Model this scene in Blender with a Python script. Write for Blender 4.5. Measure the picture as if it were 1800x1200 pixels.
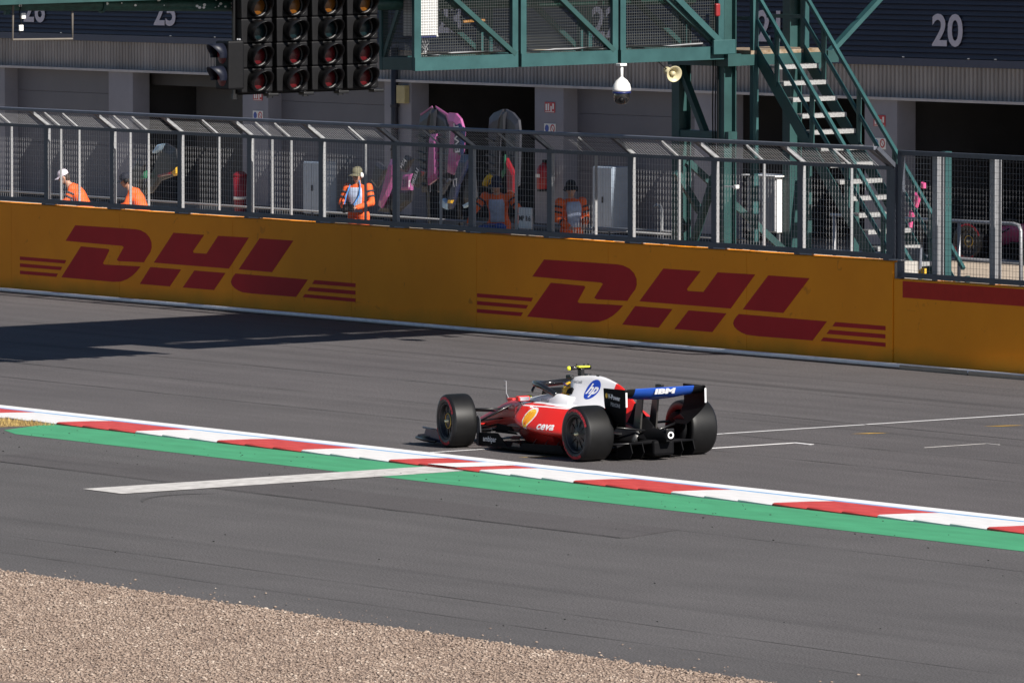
import bpy, bmesh, math, random
import numpy as np
from mathutils import Vector, Matrix
from mathutils.bvhtree import BVHTree

random.seed(7)
rng = np.random.default_rng(7)
scene = bpy.context.scene
for o in list(bpy.data.objects):
    bpy.data.objects.remove(o, do_unlink=True)
COL = scene.collection

# ------------------------------------------------------------------ camera
# X runs along the track (cars drive towards -X), Y across it towards the pits,
# Z up, the track surface is the plane z = 0.  Long lens from a grandstand.
cam_data = bpy.data.cameras.new('camera')
cam = bpy.data.objects.new('camera', cam_data)
COL.objects.link(cam)
scene.camera = cam
cam_data.sensor_width = 36.0
cam_data.lens = 302.69
cam_data.clip_start = 1.0
cam_data.clip_end = 5000.0
right = Vector((0.50881615, 0.8606463, -0.01985122))
fwd = Vector((-0.85974293, 0.5068295, -0.06297577)).normalized()
right = (right - fwd * right.dot(fwd)).normalized()
up = right.cross(fwd)
cam.matrix_world = Matrix((
    (right.x, up.x, -fwd.x, 97.16),
    (right.y, up.y, -fwd.y, -57.241),
    (right.z, up.z, -fwd.z, 8.695),
    (0, 0, 0, 1)))

# ------------------------------------------------------------------ light
SUN_TO = Vector((1.43, 0.115, 1.0)).normalized()
SUN_EL = math.asin(SUN_TO.z)
SUN_ROT = math.atan2(SUN_TO.x, SUN_TO.y)
world = bpy.data.worlds.new('World')
scene.world = world
world.use_nodes = True
wn = world.node_tree
sky = wn.nodes.new('ShaderNodeTexSky')
sky.sky_type = 'NISHITA'
sky.sun_disc = False
sky.sun_elevation = SUN_EL
sky.sun_rotation = SUN_ROT
sky.air_density = 0.65
sky.dust_density = 0.3
bg = wn.nodes['Background']
bg.inputs['Strength'].default_value = 0.05
wn.links.new(sky.outputs[0], bg.inputs['Color'])
sun_data = bpy.data.lights.new('sun', 'SUN')
sun_data.energy = 5.0
sun_data.angle = math.radians(0.53)
sun_data.color = (1.0, 0.945, 0.87)
sun = bpy.data.objects.new('sun', sun_data)
COL.objects.link(sun)
sun.rotation_euler = SUN_TO.to_track_quat('Z', 'Y').to_euler()
sun.location = (40, 0, 60)
scene.view_settings.view_transform = 'Standard'
scene.view_settings.look = 'None'
scene.view_settings.exposure = 0.66
scene.view_settings.gamma = 1.0
scene.view_settings.use_curve_mapping = False
scene.render.engine = 'CYCLES'

# ------------------------------------------------------------------ helpers
LEAN = (0.0100, 0.0171)      # the track surface has a 2 % crossfall: true verticals lean this much from its normal


def lean(p):
    return Vector((p[0] + LEAN[0] * p[2], p[1] + LEAN[1] * p[2], p[2]))


MATS = {}


def mat(name, col, rough=0.6, metal=0.0, var=0.12, scale=6.0, bump=0.0, bscale=40.0, stretch=(1, 1, 1),
        col2=None, spec=0.5, coat=0.0, emit=None, estr=1.0, trans=0.0):
    """procedural material: base colour broken up by noise, a little roughness variation and relief"""
    if name in MATS:
        return MATS[name]
    m = bpy.data.materials.new(name)
    m.use_nodes = True
    nt = m.node_tree
    b = nt.nodes['Principled BSDF']
    b.inputs['Roughness'].default_value = rough
    b.inputs['Metallic'].default_value = metal
    b.inputs['Specular IOR Level'].default_value = spec
    b.inputs['Coat Weight'].default_value = coat
    b.inputs['Coat Roughness'].default_value = 0.08
    b.inputs['Transmission Weight'].default_value = trans
    tc = nt.nodes.new('ShaderNodeTexCoord')
    mp = nt.nodes.new('ShaderNodeMapping')
    mp.inputs['Scale'].default_value = stretch
    nt.links.new(tc.outputs['Object'], mp.inputs['Vector'])
    n = nt.nodes.new('ShaderNodeTexNoise')
    n.inputs['Scale'].default_value = scale
    n.inputs['Detail'].default_value = 6.0
    n.inputs['Roughness'].default_value = 0.6
    nt.links.new(mp.outputs[0], n.inputs['Vector'])
    r = nt.nodes.new('ShaderNodeValToRGB')
    c = Vector(col)
    lo = c * (1 - var)
    hi = Vector(col2) if col2 else c * (1 + var)
    r.color_ramp.elements[0].position = 0.3
    r.color_ramp.elements[1].position = 0.7
    r.color_ramp.elements[0].color = (*[max(0, x) for x in lo], 1)
    r.color_ramp.elements[1].color = (*[min(1, x) for x in hi], 1)
    nt.links.new(n.outputs['Fac'], r.inputs['Fac'])
    nt.links.new(r.outputs['Color'], b.inputs['Base Color'])
    if bump > 0:
        n2 = nt.nodes.new('ShaderNodeTexNoise')
        n2.inputs['Scale'].default_value = bscale
        n2.inputs['Detail'].default_value = 4.0
        nt.links.new(mp.outputs[0], n2.inputs['Vector'])
        bp = nt.nodes.new('ShaderNodeBump')
        bp.inputs['Strength'].default_value = bump
        bp.inputs['Distance'].default_value = 0.02
        nt.links.new(n2.outputs['Fac'], bp.inputs['Height'])
        nt.links.new(bp.outputs[0], b.inputs['Normal'])
    if emit:
        b.inputs['Emission Color'].default_value = (*emit, 1)
        b.inputs['Emission Strength'].default_value = estr
    MATS[name] = m
    return m


class MB:
    """collects simple solids; build() links them as ONE mesh object"""

    def __init__(self):
        self.v = []
        self.f = []
        self.fm = []
        self.mi = 0

    def add(self, vs, fs):
        n = len(self.v)
        self.v += [Vector(p) for p in vs]
        self.f += [tuple(i + n for i in q) for q in fs]
        self.fm += [self.mi] * len(fs)
        return self

    def box(self, x0, x1, y0, y1, z0, z1):
        x0, x1 = sorted((x0, x1)); y0, y1 = sorted((y0, y1)); z0, z1 = sorted((z0, z1))
        vs = [(x0, y0, z0), (x1, y0, z0), (x1, y1, z0), (x0, y1, z0), (x0, y0, z1), (x1, y0, z1), (x1, y1, z1), (x0, y1, z1)]
        return self.add(vs, [(3, 2, 1, 0), (4, 5, 6, 7), (0, 1, 5, 4), (1, 2, 6, 5), (2, 3, 7, 6), (3, 0, 4, 7)])

    def bbox(self, x0, x1, y0, y1, z0, z1, b=0.01):
        """box with chamfered edges"""
        bm = bmesh.new()
        bmesh.ops.create_cube(bm, size=1.0)
        for v in bm.verts:
            v.co = Vector(((x0 + x1) / 2 + v.co.x * abs(x1 - x0), (y0 + y1) / 2 + v.co.y * abs(y1 - y0), (z0 + z1) / 2 + v.co.z * abs(z1 - z0)))
        bmesh.ops.bevel(bm, geom=list(bm.edges), offset=b, segments=2, affect='EDGES', profile=0.5)
        return self.bm(bm)

    def bm(self, bm, mtx=None):
        bm.verts.ensure_lookup_table()
        if mtx is not None:
            bmesh.ops.transform(bm, matrix=mtx, verts=bm.verts)
        self.add([v.co.copy() for v in bm.verts], [[v.index for v in f.verts] for f in bm.faces])
        bm.free()
        return self

    def bar(self, a, b, w, h, upv=(0, 0, 1)):
        """square bar from a to b"""
        a = Vector(a); b = Vector(b)
        d = (b - a).normalized()
        u = Vector(upv)
        if abs(d.dot(u)) > 0.99:
            u = Vector((0, 1, 0))
        s = d.cross(u).normalized()
        t = s.cross(d).normalized()
        vs = []
        for p in (a, b):
            for sx, sy in ((-1, -1), (1, -1), (1, 1), (-1, 1)):
                vs.append(p + s * (sx * w / 2) + t * (sy * h / 2))
        return self.add(vs, [(0, 1, 2, 3), (7, 6, 5, 4), (0, 4, 5, 1), (1, 5, 6, 2), (2, 6, 7, 3), (3, 7, 4, 0)])

    def tube(self, pts, rad, n=8, cap=True):
        pts = [Vector(p) for p in pts]
        rads = rad if isinstance(rad, (list, tuple)) else [rad] * len(pts)
        base = len(self.v)
        prev = None
        fs = []
        vs = []
        for i, p in enumerate(pts):
            d = (pts[min(i + 1, len(pts) - 1)] - pts[max(i - 1, 0)]).normalized()
            if prev is None:
                s = d.cross(Vector((0, 0, 1)) if abs(d.z) < 0.9 else Vector((1, 0, 0))).normalized()
            else:
                s = (prev - d * prev.dot(d)).normalized()
            prev = s
            t = d.cross(s)
            for k in range(n):
                a = 2 * math.pi * k / n
                vs.append(p + (s * math.cos(a) + t * math.sin(a)) * rads[i])
        for i in range(len(pts) - 1):
            for k in range(n):
                fs.append((i * n + k, i * n + (k + 1) % n, (i + 1) * n + (k + 1) % n, (i + 1) * n + k))
        if cap:
            fs.append(tuple(range(n))[::-1])
            fs.append(tuple((len(pts) - 1) * n + k for k in range(n)))
        return self.add(vs, fs)

    def lathe(self, prof, origin, axis, n=32, cap=False):
        """revolve (r, h) profile about axis through origin"""
        o = Vector(origin)
        ax = Vector(axis).normalized()
        s = ax.cross(Vector((0, 0, 1)) if abs(ax.z) < 0.9 else Vector((1, 0, 0))).normalized()
        t = ax.cross(s)
        vs, fs = [], []
        m = len(prof)
        for k in range(n):
            a = 2 * math.pi * k / n
            e = s * math.cos(a) + t * math.sin(a)
            for r, h in prof:
                vs.append(o + e * r + ax * h)
        for k in range(n):
            for i in range(m - 1):
                fs.append((k * m + i, ((k + 1) % n) * m + i, ((k + 1) % n) * m + i + 1, k * m + i + 1))
        return self.add(vs, fs)

    def ell(self, c, r, seg=16, rings=10, mtx=None):
        vs, fs = [], []
        c = Vector(c)
        for i in range(rings + 1):
            th = math.pi * i / rings
            for k in range(seg):
                a = 2 * math.pi * k / seg
                p = Vector((r[0] * math.sin(th) * math.cos(a), r[1] * math.sin(th) * math.sin(a), r[2] * math.cos(th)))
                if mtx:
                    p = mtx @ p
                vs.append(c + p)
        for i in range(rings):
            for k in range(seg):
                fs.append((i * seg + k, (i + 1) * seg + k, (i + 1) * seg + (k + 1) % seg, i * seg + (k + 1) % seg))
        return self.add(vs, fs)

    def prism(self, poly, fn, d0, d1):
        """extrude a 2-D polygon; fn(a, b, d) -> 3-D point"""
        n = len(poly)
        vs = [fn(a, b, d0) for a, b in poly] + [fn(a, b, d1) for a, b in poly]
        fs = [tuple(range(n)), tuple(range(2 * n - 1, n - 1, -1))]
        fs += [(i, i + n, (i + 1) % n + n, (i + 1) % n) for i in range(n)]
        return self.add(vs, fs)

    def mesh(self, name, mats, off=(0, 0, 0), lean_=True, smooth=False, fixn=True):
        me = bpy.data.meshes.new(name)
        o = Vector(off)
        vs = [(lean(p) if lean_ else p) - o for p in self.v]
        me.from_pydata([tuple(p) for p in vs], [], self.f)
        ms = mats if isinstance(mats, (list, tuple)) else [mats]
        for m in ms:
            me.materials.append(m)
        if len(ms) > 1:
            me.polygons.foreach_set('material_index', self.fm)
        if fixn:
            bm = bmesh.new()
            bm.from_mesh(me)
            bmesh.ops.remove_doubles(bm, verts=bm.verts, dist=1e-5)
            bmesh.ops.recalc_face_normals(bm, faces=bm.faces)
            bm.to_mesh(me)
            bm.free()
        if smooth:
            me.polygons.foreach_set('use_smooth', [True] * len(me.polygons))
        me.update()
        return me


def wloc(o):
    p = Vector((0, 0, 0))
    while o is not None:
        p += Vector(o.location)
        o = o.parent
    return p


def link(name, data, parent=None):
    o = bpy.data.objects.new(name, data)
    COL.objects.link(o)
    if parent is not None:
        o.parent = parent
    return o


def tag(o, label=None, cat=None, group=None, kind=None):
    if label: o['label'] = label
    if cat: o['category'] = cat
    if group: o['group'] = group
    if kind: o['kind'] = kind
    return o


def thing(name, label, cat, loc, group=None, parent=None):
    o = link(name, None, parent)
    o.location = lean(loc)
    o.empty_display_size = 0.2
    return tag(o, label, cat, group)


def part(name, mb, mats, parent=None, smooth=False, label=None, fixn=True, auto=None):
    """mesh given in world coordinates, hung under parent (no rotations in the chain)"""
    off = wloc(parent) if parent is not None else Vector((0, 0, 0))
    o = link(name, mb.mesh(name, mats, off, True, smooth, fixn), parent)
    if label: o['label'] = label
    if auto is not None:
        sharp(o.data, auto)
    return o


def local(name, mb, mats, parent=None, smooth=False, auto=None, fixn=True):
    """mesh given in the parent's own coordinates"""
    o = link(name, mb.mesh(name, mats, (0, 0, 0), False, smooth, fixn), parent)
    if auto is not None:
        sharp(o.data, auto)
    return o


def sharp(me, deg):
    me.polygons.foreach_set('use_smooth', [True] * len(me.polygons))
    bm = bmesh.new()
    bm.from_mesh(me)
    c = math.radians(deg)
    for e in bm.edges:
        if len(e.link_faces) == 2 and e.calc_face_angle(0) > c:
            e.smooth = False
    bm.to_mesh(me)
    bm.free()


def single(name, mb, mats, label=None, cat=None, group=None, kind=None, base=None, smooth=False, auto=None):
    """a top-level thing that is one mesh; base = its foot in world coordinates"""
    off = lean(base) if base is not None else Vector((0, 0, 0))
    o = link(name, mb.mesh(name, mats, off, True, smooth))
    o.location = off
    if auto is not None:
        sharp(o.data, auto)
    return tag(o, label, cat, group, kind)


def copies(name, me, parent, locs):
    """alike pieces sharing one mesh; locs in world coordinates"""
    off = wloc(parent) if parent is not None else Vector((0, 0, 0))
    res = []
    for p in locs:
        o = link(name, me, parent)
        o.location = lean(p) - off
        res.append(o)
    return res


def text_bm(s, size=1.0, bold=0.0, shear=0.0, spacing=1.0, sub=None, align='CENTER'):
    """lettering as a flat triangulated bmesh in the xy plane, height = size"""
    cu = bpy.data.curves.new('txt', 'FONT')
    cu.body = s
    cu.size = size / 0.73
    cu.offset = bold
    cu.shear = shear
    cu.space_character = spacing
    cu.align_x = align
    cu.align_y = 'CENTER'
    cu.resolution_u = 4
    ob = bpy.data.objects.new('txt', cu)
    COL.objects.link(ob)
    dg = bpy.context.evaluated_depsgraph_get()
    me = bpy.data.meshes.new_from_object(ob.evaluated_get(dg))
    bm = bmesh.new()
    bm.from_mesh(me)
    bpy.data.objects.remove(ob, do_unlink=True)
    bpy.data.curves.remove(cu)
    bpy.data.meshes.remove(me)
    bmesh.ops.triangulate(bm, faces=bm.faces)
    if sub:
        subdiv(bm, sub)
    return bm


def subdiv(bm, length, it=6):
    for _ in range(it):
        es = [e for e in bm.edges if e.calc_length() > length]
        if not es:
            break
        bmesh.ops.subdivide_edges(bm, edges=es, cuts=1)
        bmesh.ops.triangulate(bm, faces=[f for f in bm.faces if len(f.verts) > 3])


def sheet_text(s, size, o, xd, yd, bold=0.0, shear=0.0, spacing=1.0, mb=None, sx=1.0, align='CENTER'):
    """flat lettering placed with origin o, reading along xd, upright along yd"""
    bm = text_bm(s, size, bold, shear, spacing, align=align)
    o = Vector(o); xd = Vector(xd).normalized(); yd = Vector(yd).normalized()
    zd = xd.cross(yd)
    m = Matrix(((xd.x * sx, yd.x, zd.x, o.x), (xd.y * sx, yd.y, zd.y, o.y), (xd.z * sx, yd.z, zd.z, o.z), (0, 0, 0, 1)))
    mb = mb or MB()
    mb.bm(bm, m)
    return mb



# ================================================================== ground
def asphalt(name, base, streak, grain=0.35, tint=(1.0, 0.92, 0.94), bw=0.25, marks=True, rub=0.58):
    m = bpy.data.materials.new(name)
    m.use_nodes = True
    nt = m.node_tree
    N = nt.nodes.new
    L = nt.links.new
    b = nt.nodes['Principled BSDF']
    b.inputs['Roughness'].default_value = 0.82
    b.inputs['Specular IOR Level'].default_value = 0.35
    tc = N('ShaderNodeTexCoord')

    def noise(scale, stretch, detail=5.0, rough=0.6, dist=0.0):
        mp = N('ShaderNodeMapping')
        mp.inputs['Scale'].default_value = stretch
        L(tc.outputs['Object'], mp.inputs['Vector'])
        n = N('ShaderNodeTexNoise')
        n.inputs['Scale'].default_value = scale
        n.inputs['Detail'].default_value = detail
        n.inputs['Roughness'].default_value = rough
        n.inputs['Distortion'].default_value = dist
        L(mp.outputs[0], n.inputs['Vector'])
        return n.outputs['Fac']

    def ramp(fac, p0, p1, v0, v1):
        r = N('ShaderNodeMapRange')
        r.inputs['From Min'].default_value = p0
        r.inputs['From Max'].default_value = p1
        r.inputs['To Min'].default_value = v0
        r.inputs['To Max'].default_value = v1
        L(fac, r.inputs['Value'])
        return r.outputs[0]

    def mul(a, c):
        x = N('ShaderNodeMath')
        x.operation = 'MULTIPLY'
        L(a, x.inputs[0]); L(c, x.inputs[1])
        return x.outputs[0]

    g1 = ramp(noise(42.0, (1, 1, 1), 3.0, 0.75), 0.38, 0.62, 1 - grain, 1 + grain)          # stones in the mix
    g2 = ramp(noise(0.35, (0.5, 1, 1), 9.0, 0.7), 0.3, 0.7, 0.84, 1.16)                        # broad patches
    g3 = ramp(noise(1.0, (0.035, 2.2, 1), 5.0, 0.65), 0.32, 0.68, 1 - streak, 1 + streak)  # laying and rubber streaks
    v = mul(mul(g1, g2), g3)
    if marks:
        g4 = ramp(noise(0.8, (0.02, 1.9, 1), 2.0, 0.4, 0.6), 0.60, 0.74, 1.0, rub)        # tyre rubber lines
        v = mul(v, g4)
        g5 = ramp(noise(4.0, (0.03, 3.0, 1), 2.0, 0.5, 0.1), 0.66, 0.70, 1.0, 0.5 + rub * .5)        # thin joints
        v = mul(v, g5)
    sp = ramp(noise(70.0, (1, 1, 1), 1.0, 0.5), 0.72, 0.80, 0.0, 1.6)                     # pale chips
    ad = N('ShaderNodeMath'); ad.operation = 'ADD'
    L(v, ad.inputs[0]); L(sp, ad.inputs[1])
    mx = N('ShaderNodeMix'); mx.data_type = 'RGBA'; mx.blend_type = 'MULTIPLY'
    mx.inputs['Factor'].default_value = 1.0
    mx.inputs[6].default_value = (base * tint[0], base * tint[1], base * tint[2], 1)
    cb = N('ShaderNodeCombineColor')
    for i in range(3):
        L(ad.outputs[0], cb.inputs[i])
    L(cb.outputs[0], mx.inputs[7])
    L(mx.outputs[2], b.inputs['Base Color'])
    bp = N('ShaderNodeBump')
    bp.inputs['Strength'].default_value = bw
    bp.inputs['Distance'].default_value = 0.01
    L(noise(90.0, (1, 1, 1), 3.0), bp.inputs['Height'])
    L(bp.outputs[0], b.inputs['Normal'])
    MATS[name] = m
    return m


def sheet(name, poly, z, m, kind='structure', parent=None, **kw):
    mb = MB()
    mb.add([(x, y, z) for x, y in poly], [tuple(range(len(poly)))])
    if parent is not None:
        return part(name, mb, m, parent, fixn=False)
    return tag(local(name, mb, m, fixn=False), kind=kind, **kw)


def rect(x0, x1, y0, y1):
    return [(x0, y0), (x1, y0), (x1, y1), (x0, y1)]


M_TRACK = asphalt('track_asphalt', 0.092, 0.10, tint=(1.0, 0.915, 0.925), grain=0.55)
M_RUN = asphalt('runoff_asphalt', 0.091, 0.08, grain=0.55, tint=(1.0, 0.94, 0.945), marks=True, rub=0.88)
M_PIT = asphalt('pit_lane_asphalt', 0.075, 0.06, grain=0.3, marks=False)
M_LAND = mat('rough_ground', (0.12, 0.10, 0.06), 0.95, var=0.3, scale=0.5)
M_WHITE = mat('white_road_paint', (0.78, 0.77, 0.77), 0.6, var=0.06, scale=3.0, bump=0.1)
M_WORN = mat('worn_white_paint', (0.50, 0.48, 0.46), 0.75, var=0.22, scale=5.0, col2=(0.66, 0.64, 0.62), bump=0.15)
M_BLUE = mat('pale_blue_paint', (0.16, 0.38, 0.66), 0.6, var=0.1)
M_KRED = mat('kerb_red_paint', (0.58, 0.05, 0.045), 0.55, var=0.26, scale=4.0, stretch=(0.5, 2.5, 1), col2=(0.64, 0.075, 0.062), bump=0.12)
M_KWHITE = mat('kerb_white_paint', (0.76, 0.75, 0.75), 0.55, var=0.12, scale=4.0, stretch=(0.5, 2.5, 1), col2=(0.79, 0.78, 0.78), bump=0.12)
M_GREEN = mat('green_runoff_paint', (0.055, 0.30, 0.145), 0.7, var=0.14, scale=2.5, bump=0.25, bscale=80, stretch=(0.4, 1.5, 1))
M_YEL = mat('yellow_road_paint', (0.62, 0.36, 0.03), 0.7, var=0.25, scale=8.0)
M_JOINT = mat('asphalt_joint', (0.03, 0.028, 0.03), 0.9, var=0.3, scale=5)
M_CONC = mat('pit_concrete', (0.40, 0.33, 0.26), 0.85, var=0.16, scale=1.5, bump=0.1)

sheet('ground', rect(-2500, 2500, -2500, 2500), -0.03, M_LAND)
sheet('track', rect(-400, 250, -1.3, 13.9), 0.0, M_TRACK)
sheet('runoff', rect(-400, 250, -12.75, -1.3), 0.0, M_RUN)
sheet('pit_lane', rect(-400, 250, 13.9, 25.2), 0.0, M_PIT)
sheet('pit_apron', rect(-400, 250, 25.2, 46.0), 0.0, M_CONC)

# painted lines on the track
sheet('track_edge_line', rect(-120, 60, -0.255, 0.0), 0.004, M_WHITE)
sheet('blue_edge_line', rect(-120, 60, -0.37, -0.255), 0.004, M_BLUE)
sheet('start_line', rect(-2.17, -2.08, 0.0, 13.45), 0.004, M_WHITE)
sheet('start_bar', [(-0.05, -6.34), (-0.05, -1.28), (0.95, -1.28), (1.02, -6.34)], 0.008, M_WORN)
# the painted grid slots
mb = MB()
mb.box(-0.06, 0.0, 3.05, 4.45, 0.002, 0.005)
mb.box(0.0, 0.40, 4.38, 4.45, 0.002, 0.005)
o = local('grid_slot_line', mb, M_WHITE); tag(o, kind='structure')
mb = MB()
mb.box(1.93, 1.948, 5.2, 6.2, 0.002, 0.005)
mb.box(1.948, 2.25, 6.17, 6.2, 0.002, 0.005)
o = local('grid_slot_line', mb, M_WORN); tag(o, kind='structure')
for (x, y, w, l) in ((-0.70, 6.05, 0.13, 0.45), (-0.52, 8.11, 0.13, 0.5), (-0.42, 0.62, 0.10, 0.45)):
    sheet('grid_mark', [(x - w, y - l * .5), (x + w * .3, y - l * .1), (x + w, y + l * .5), (x - w * .2, y + l * .15)], 0.005, M_YEL)

# joints and repaired seams, slightly wandering
def seam(y, x0, x1, w, amp, z=0.004, step=0.6, m=None):
    n = int((x1 - x0) / step)
    a, bb = [], []
    off = 0.0
    for i in range(n + 1):
        off = off * 0.9 + random.uniform(-amp, amp)
        ww = w * random.uniform(0.3, 1.2)
        a.append((x0 + i * step, y + off - ww / 2))
        bb.append((x0 + i * step, y + off + ww / 2))
    sheet('asphalt_seam', a + bb[::-1], z, m or M_JOINT)
mat('scuff', (0.062, 0.058, 0.058), 0.85, var=0.25, scale=12)
FAINT = MATS['scuff']
seam(-5.02, -40, 11.0, 0.022, 0.008)
seam(-10.3, -30, 40, 0.016, 0.010, m=FAINT)
seam(-11.4, -30, 40, 0.014, 0.012, m=FAINT)
seam(-3.95, 10.4, 40, 0.014, 0.008, m=FAINT)
seam(4.6, -80, 30, 0.022, 0.006, m=FAINT)
seam(6.9, -80, 30, 0.03, 0.006, m=FAINT)
seam(2.9, -80, 30, 0.025, 0.006, m=FAINT)
seam(9.6, -80, 30, 0.022, 0.006)
seam(12.2, -80, 30, 0.012, 0.006)

# curved tyre scuffs on the runoff
def scuff(pts, w):
    a, bb = [], []
    for i, (x, y) in enumerate(pts):
        p0 = Vector(pts[max(0, i - 1)]); p1 = Vector(pts[min(len(pts) - 1, i + 1)])
        d = (p1 - p0).normalized()
        ww = w * math.sin(math.pi * (i + .4) / len(pts))
        a.append((x - d.y * ww, y + d.x * ww)); bb.append((x + d.y * ww, y - d.x * ww))
    sheet('tyre_scuff', a + bb[::-1], 0.0045, MATS['scuff'])
mat('scuff', (0.062, 0.058, 0.058), 0.85, var=0.25, scale=12)
def arc(cx, cy, r, a0, a1, n=14):
    return [(cx + r * math.cos(math.radians(a0 + (a1 - a0) * i / n)), cy + r * .6 * math.sin(math.radians(a0 + (a1 - a0) * i / n))) for i in range(n + 1)]
scuff(arc(3.3, -5.9, 1.7, 150, 235), 0.05)
scuff(arc(1.6, -8.4, 1.9, 140, 230), 0.05)
# darker resurfaced strip on the runoff
sheet('asphalt_patch', [(-6, -4.98), (11.05, -4.98), (10.5, -3.9), (-6, -3.9)], 0.003, asphalt('patch_asphalt', 0.083, 0.06, grain=0.4, tint=(1.0, 0.92, 0.93)))

# green strip and dry verge
sheet('green_strip', [(-10.7, -1.28), (80, -1.28), (80, -2.53), (-9.3, -2.53), (-10.1, -2.3)], 0.004, M_GREEN)
# worn rubber crumbs scattered over the runoff and the green strip
mb = MB()
for i in range(190):
    x = random.uniform(-12, 24); y = random.choice([random.uniform(-2.5, -1.4), random.uniform(-12.2, -1.5), random.uniform(-4, -1.4)])
    r = random.uniform(0.005, 0.014)
    mb.ell((x, y, 0.006), (r * random.uniform(1, 2.2), r, r * .5), 5, 3)
tag(local('rubber_crumbs', mb, mat('rubber_crumb', (0.02, 0.02, 0.02), 0.9)), label='scattered black rubber crumbs on the runoff asphalt', cat='rubber debris', kind='stuff')

# ------------------------------------------------------------------ kerb
kerb = thing('kerb', 'red and white sawtooth kerb along the edge of the track', 'kerb', (-12, -0.8, 0))
TL = 2.36 / 3


def kerb_mesh(m, nm):
    mb = MB()
    L_ = TL - 0.006
    # wedge: rises away from the track and drops along +X, so each block steps up from its neighbour
    y0, y1 = -0.375, -1.27
    vs = []
    for x, hb in ((0.0, 0.030), (L_, 0.014)):
        vs += [(x, y0, 0.0), (x, y0, 0.010), (x, -0.75, 0.5 * hb + 0.012), (x, y1 + 0.03, hb + 0.010), (x, y1, hb), (x, y1, 0.0)]
    fs = [(0, 1, 2, 3, 4, 5), (11, 10, 9, 8, 7, 6)] + [(i, i + 6, (i + 1) % 6 + 6, (i + 1) % 6) for i in range(6)]
    mb.add(vs, fs)
    return mb.mesh(nm, m, (0, 0, 0), False)


kr, kw_ = kerb_mesh(M_KRED, 'kerb_block_red'), kerb_mesh(M_KWHITE, 'kerb_block_white')
x = 9.58 + 1.18 - 2.36 * 14
i = 0
while x < 24:
    m_ = kr if i % 2 == 1 else kw_
    for k in range(3):
        if x + k * TL > -24:
            o = link('kerb_block', m_, kerb)
            o.location = Vector((x + k * TL, 0, 0)) - Vector(kerb.location)
    x += 2.36
    i += 1
# the white bar carried on over the kerb
mb = MB()
mb.add([(-0.02, -1.275, 0.044), (0.75, -1.275, 0.044), (0.72, -0.36, 0.016), (-0.02, -0.36, 0.016)], [(0, 1, 2, 3)])
part('painted_bar', mb, M_WHITE, kerb)

# ------------------------------------------------------------------ gravel trap
M_STONE = mat('gravel_stone', (0.30, 0.225, 0.175), 0.9, var=0.45, scale=9.0, col2=(0.50, 0.40, 0.33))
M_GBASE = mat('gravel_bed', (0.19, 0.137, 0.107), 0.95, var=0.35, scale=14.0, bump=0.6, bscale=60)
gx = np.arange(-60, 90.1, 0.5)
edge = [(float(xx), -12.58 + random.uniform(-0.05, 0.05)) for xx in gx]
sheet('gravel_bed', edge + [(90, -60), (-60, -60)], 0.012, M_GBASE)


def stones(n, xr, yr, smin, smax, name, keep=None):
    """loose stones as one mesh of squashed, jittered octahedra"""
    base = np.array([[1, 0, 0], [-1, 0, 0], [0, 1, 0], [0, -1, 0], [0, 0, 1], [0, 0, -1]], float)
    tri = np.array([[0, 2, 4], [2, 1, 4], [1, 3, 4], [3, 0, 4], [2, 0, 5], [1, 2, 5], [3, 1, 5], [0, 3, 5]])
    cx = rng.uniform(*xr, n); cy = rng.uniform(*yr, n)
    if keep is not None:
        k = keep(cx, cy)
        cx, cy = cx[k], cy[k]
        n = len(cx)
    s = smin + (smax - smin) * rng.random(n) ** 3.0
    ang = rng.uniform(0, 2 * np.pi, n)
    sc = np.stack([s * rng.uniform(.9, 1.5, n), s * rng.uniform(.8, 1.2, n), s * rng.uniform(.35, .6, n)], 1)
    v = base[None] * sc[:, None, :] * rng.uniform(.75, 1.25, (n, 6, 1))
    ca, sa = np.cos(ang)[:, None], np.sin(ang)[:, None]
    xx = v[..., 0] * ca - v[..., 1] * sa
    yy = v[..., 0] * sa + v[..., 1] * ca
    tilt = rng.uniform(-.35, .35, n)[:, None]
    zz = v[..., 2] + xx * tilt
    z0 = 0.012 + rng.uniform(-0.1, 0.45, n) * s
    V = np.stack([xx + cx[:, None], yy + cy[:, None], zz + z0[:, None]], -1).reshape(-1, 3)
    F = (tri[None] + (np.arange(n) * 6)[:, None, None]).reshape(-1, 3)
    me = bpy.data.meshes.new(name)
    me.vertices.add(len(V)); me.vertices.foreach_set('co', V.ravel())
    me.loops.add(F.size); me.loops.foreach_set('vertex_index', F.ravel().astype(np.int32))
    me.polygons.add(len(F)); me.polygons.foreach_set('loop_start', np.arange(0, F.size, 3, dtype=np.int32))
    me.update(calc_edges=True)
    # a shade of its own for every stone
    patch = 0.5 + 0.25 * np.sin(cx * 1.7 + cy * 2.3) * np.sin(cx * .6 - cy * 1.1) + 0.25 * np.sin(cx * 4.1 - 3 * cy) * np.sin(cy * 5.3 + cx)  # tone clumps stand in for the shading of low mounds
    col = np.repeat(np.clip(rng.random(n) * .8 + .28 * patch - .03, 0, 1), 6)
    at = me.attributes.new('stone_tone', 'FLOAT', 'POINT')
    at.data.foreach_set('value', col.astype(np.float32))
    return me


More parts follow.
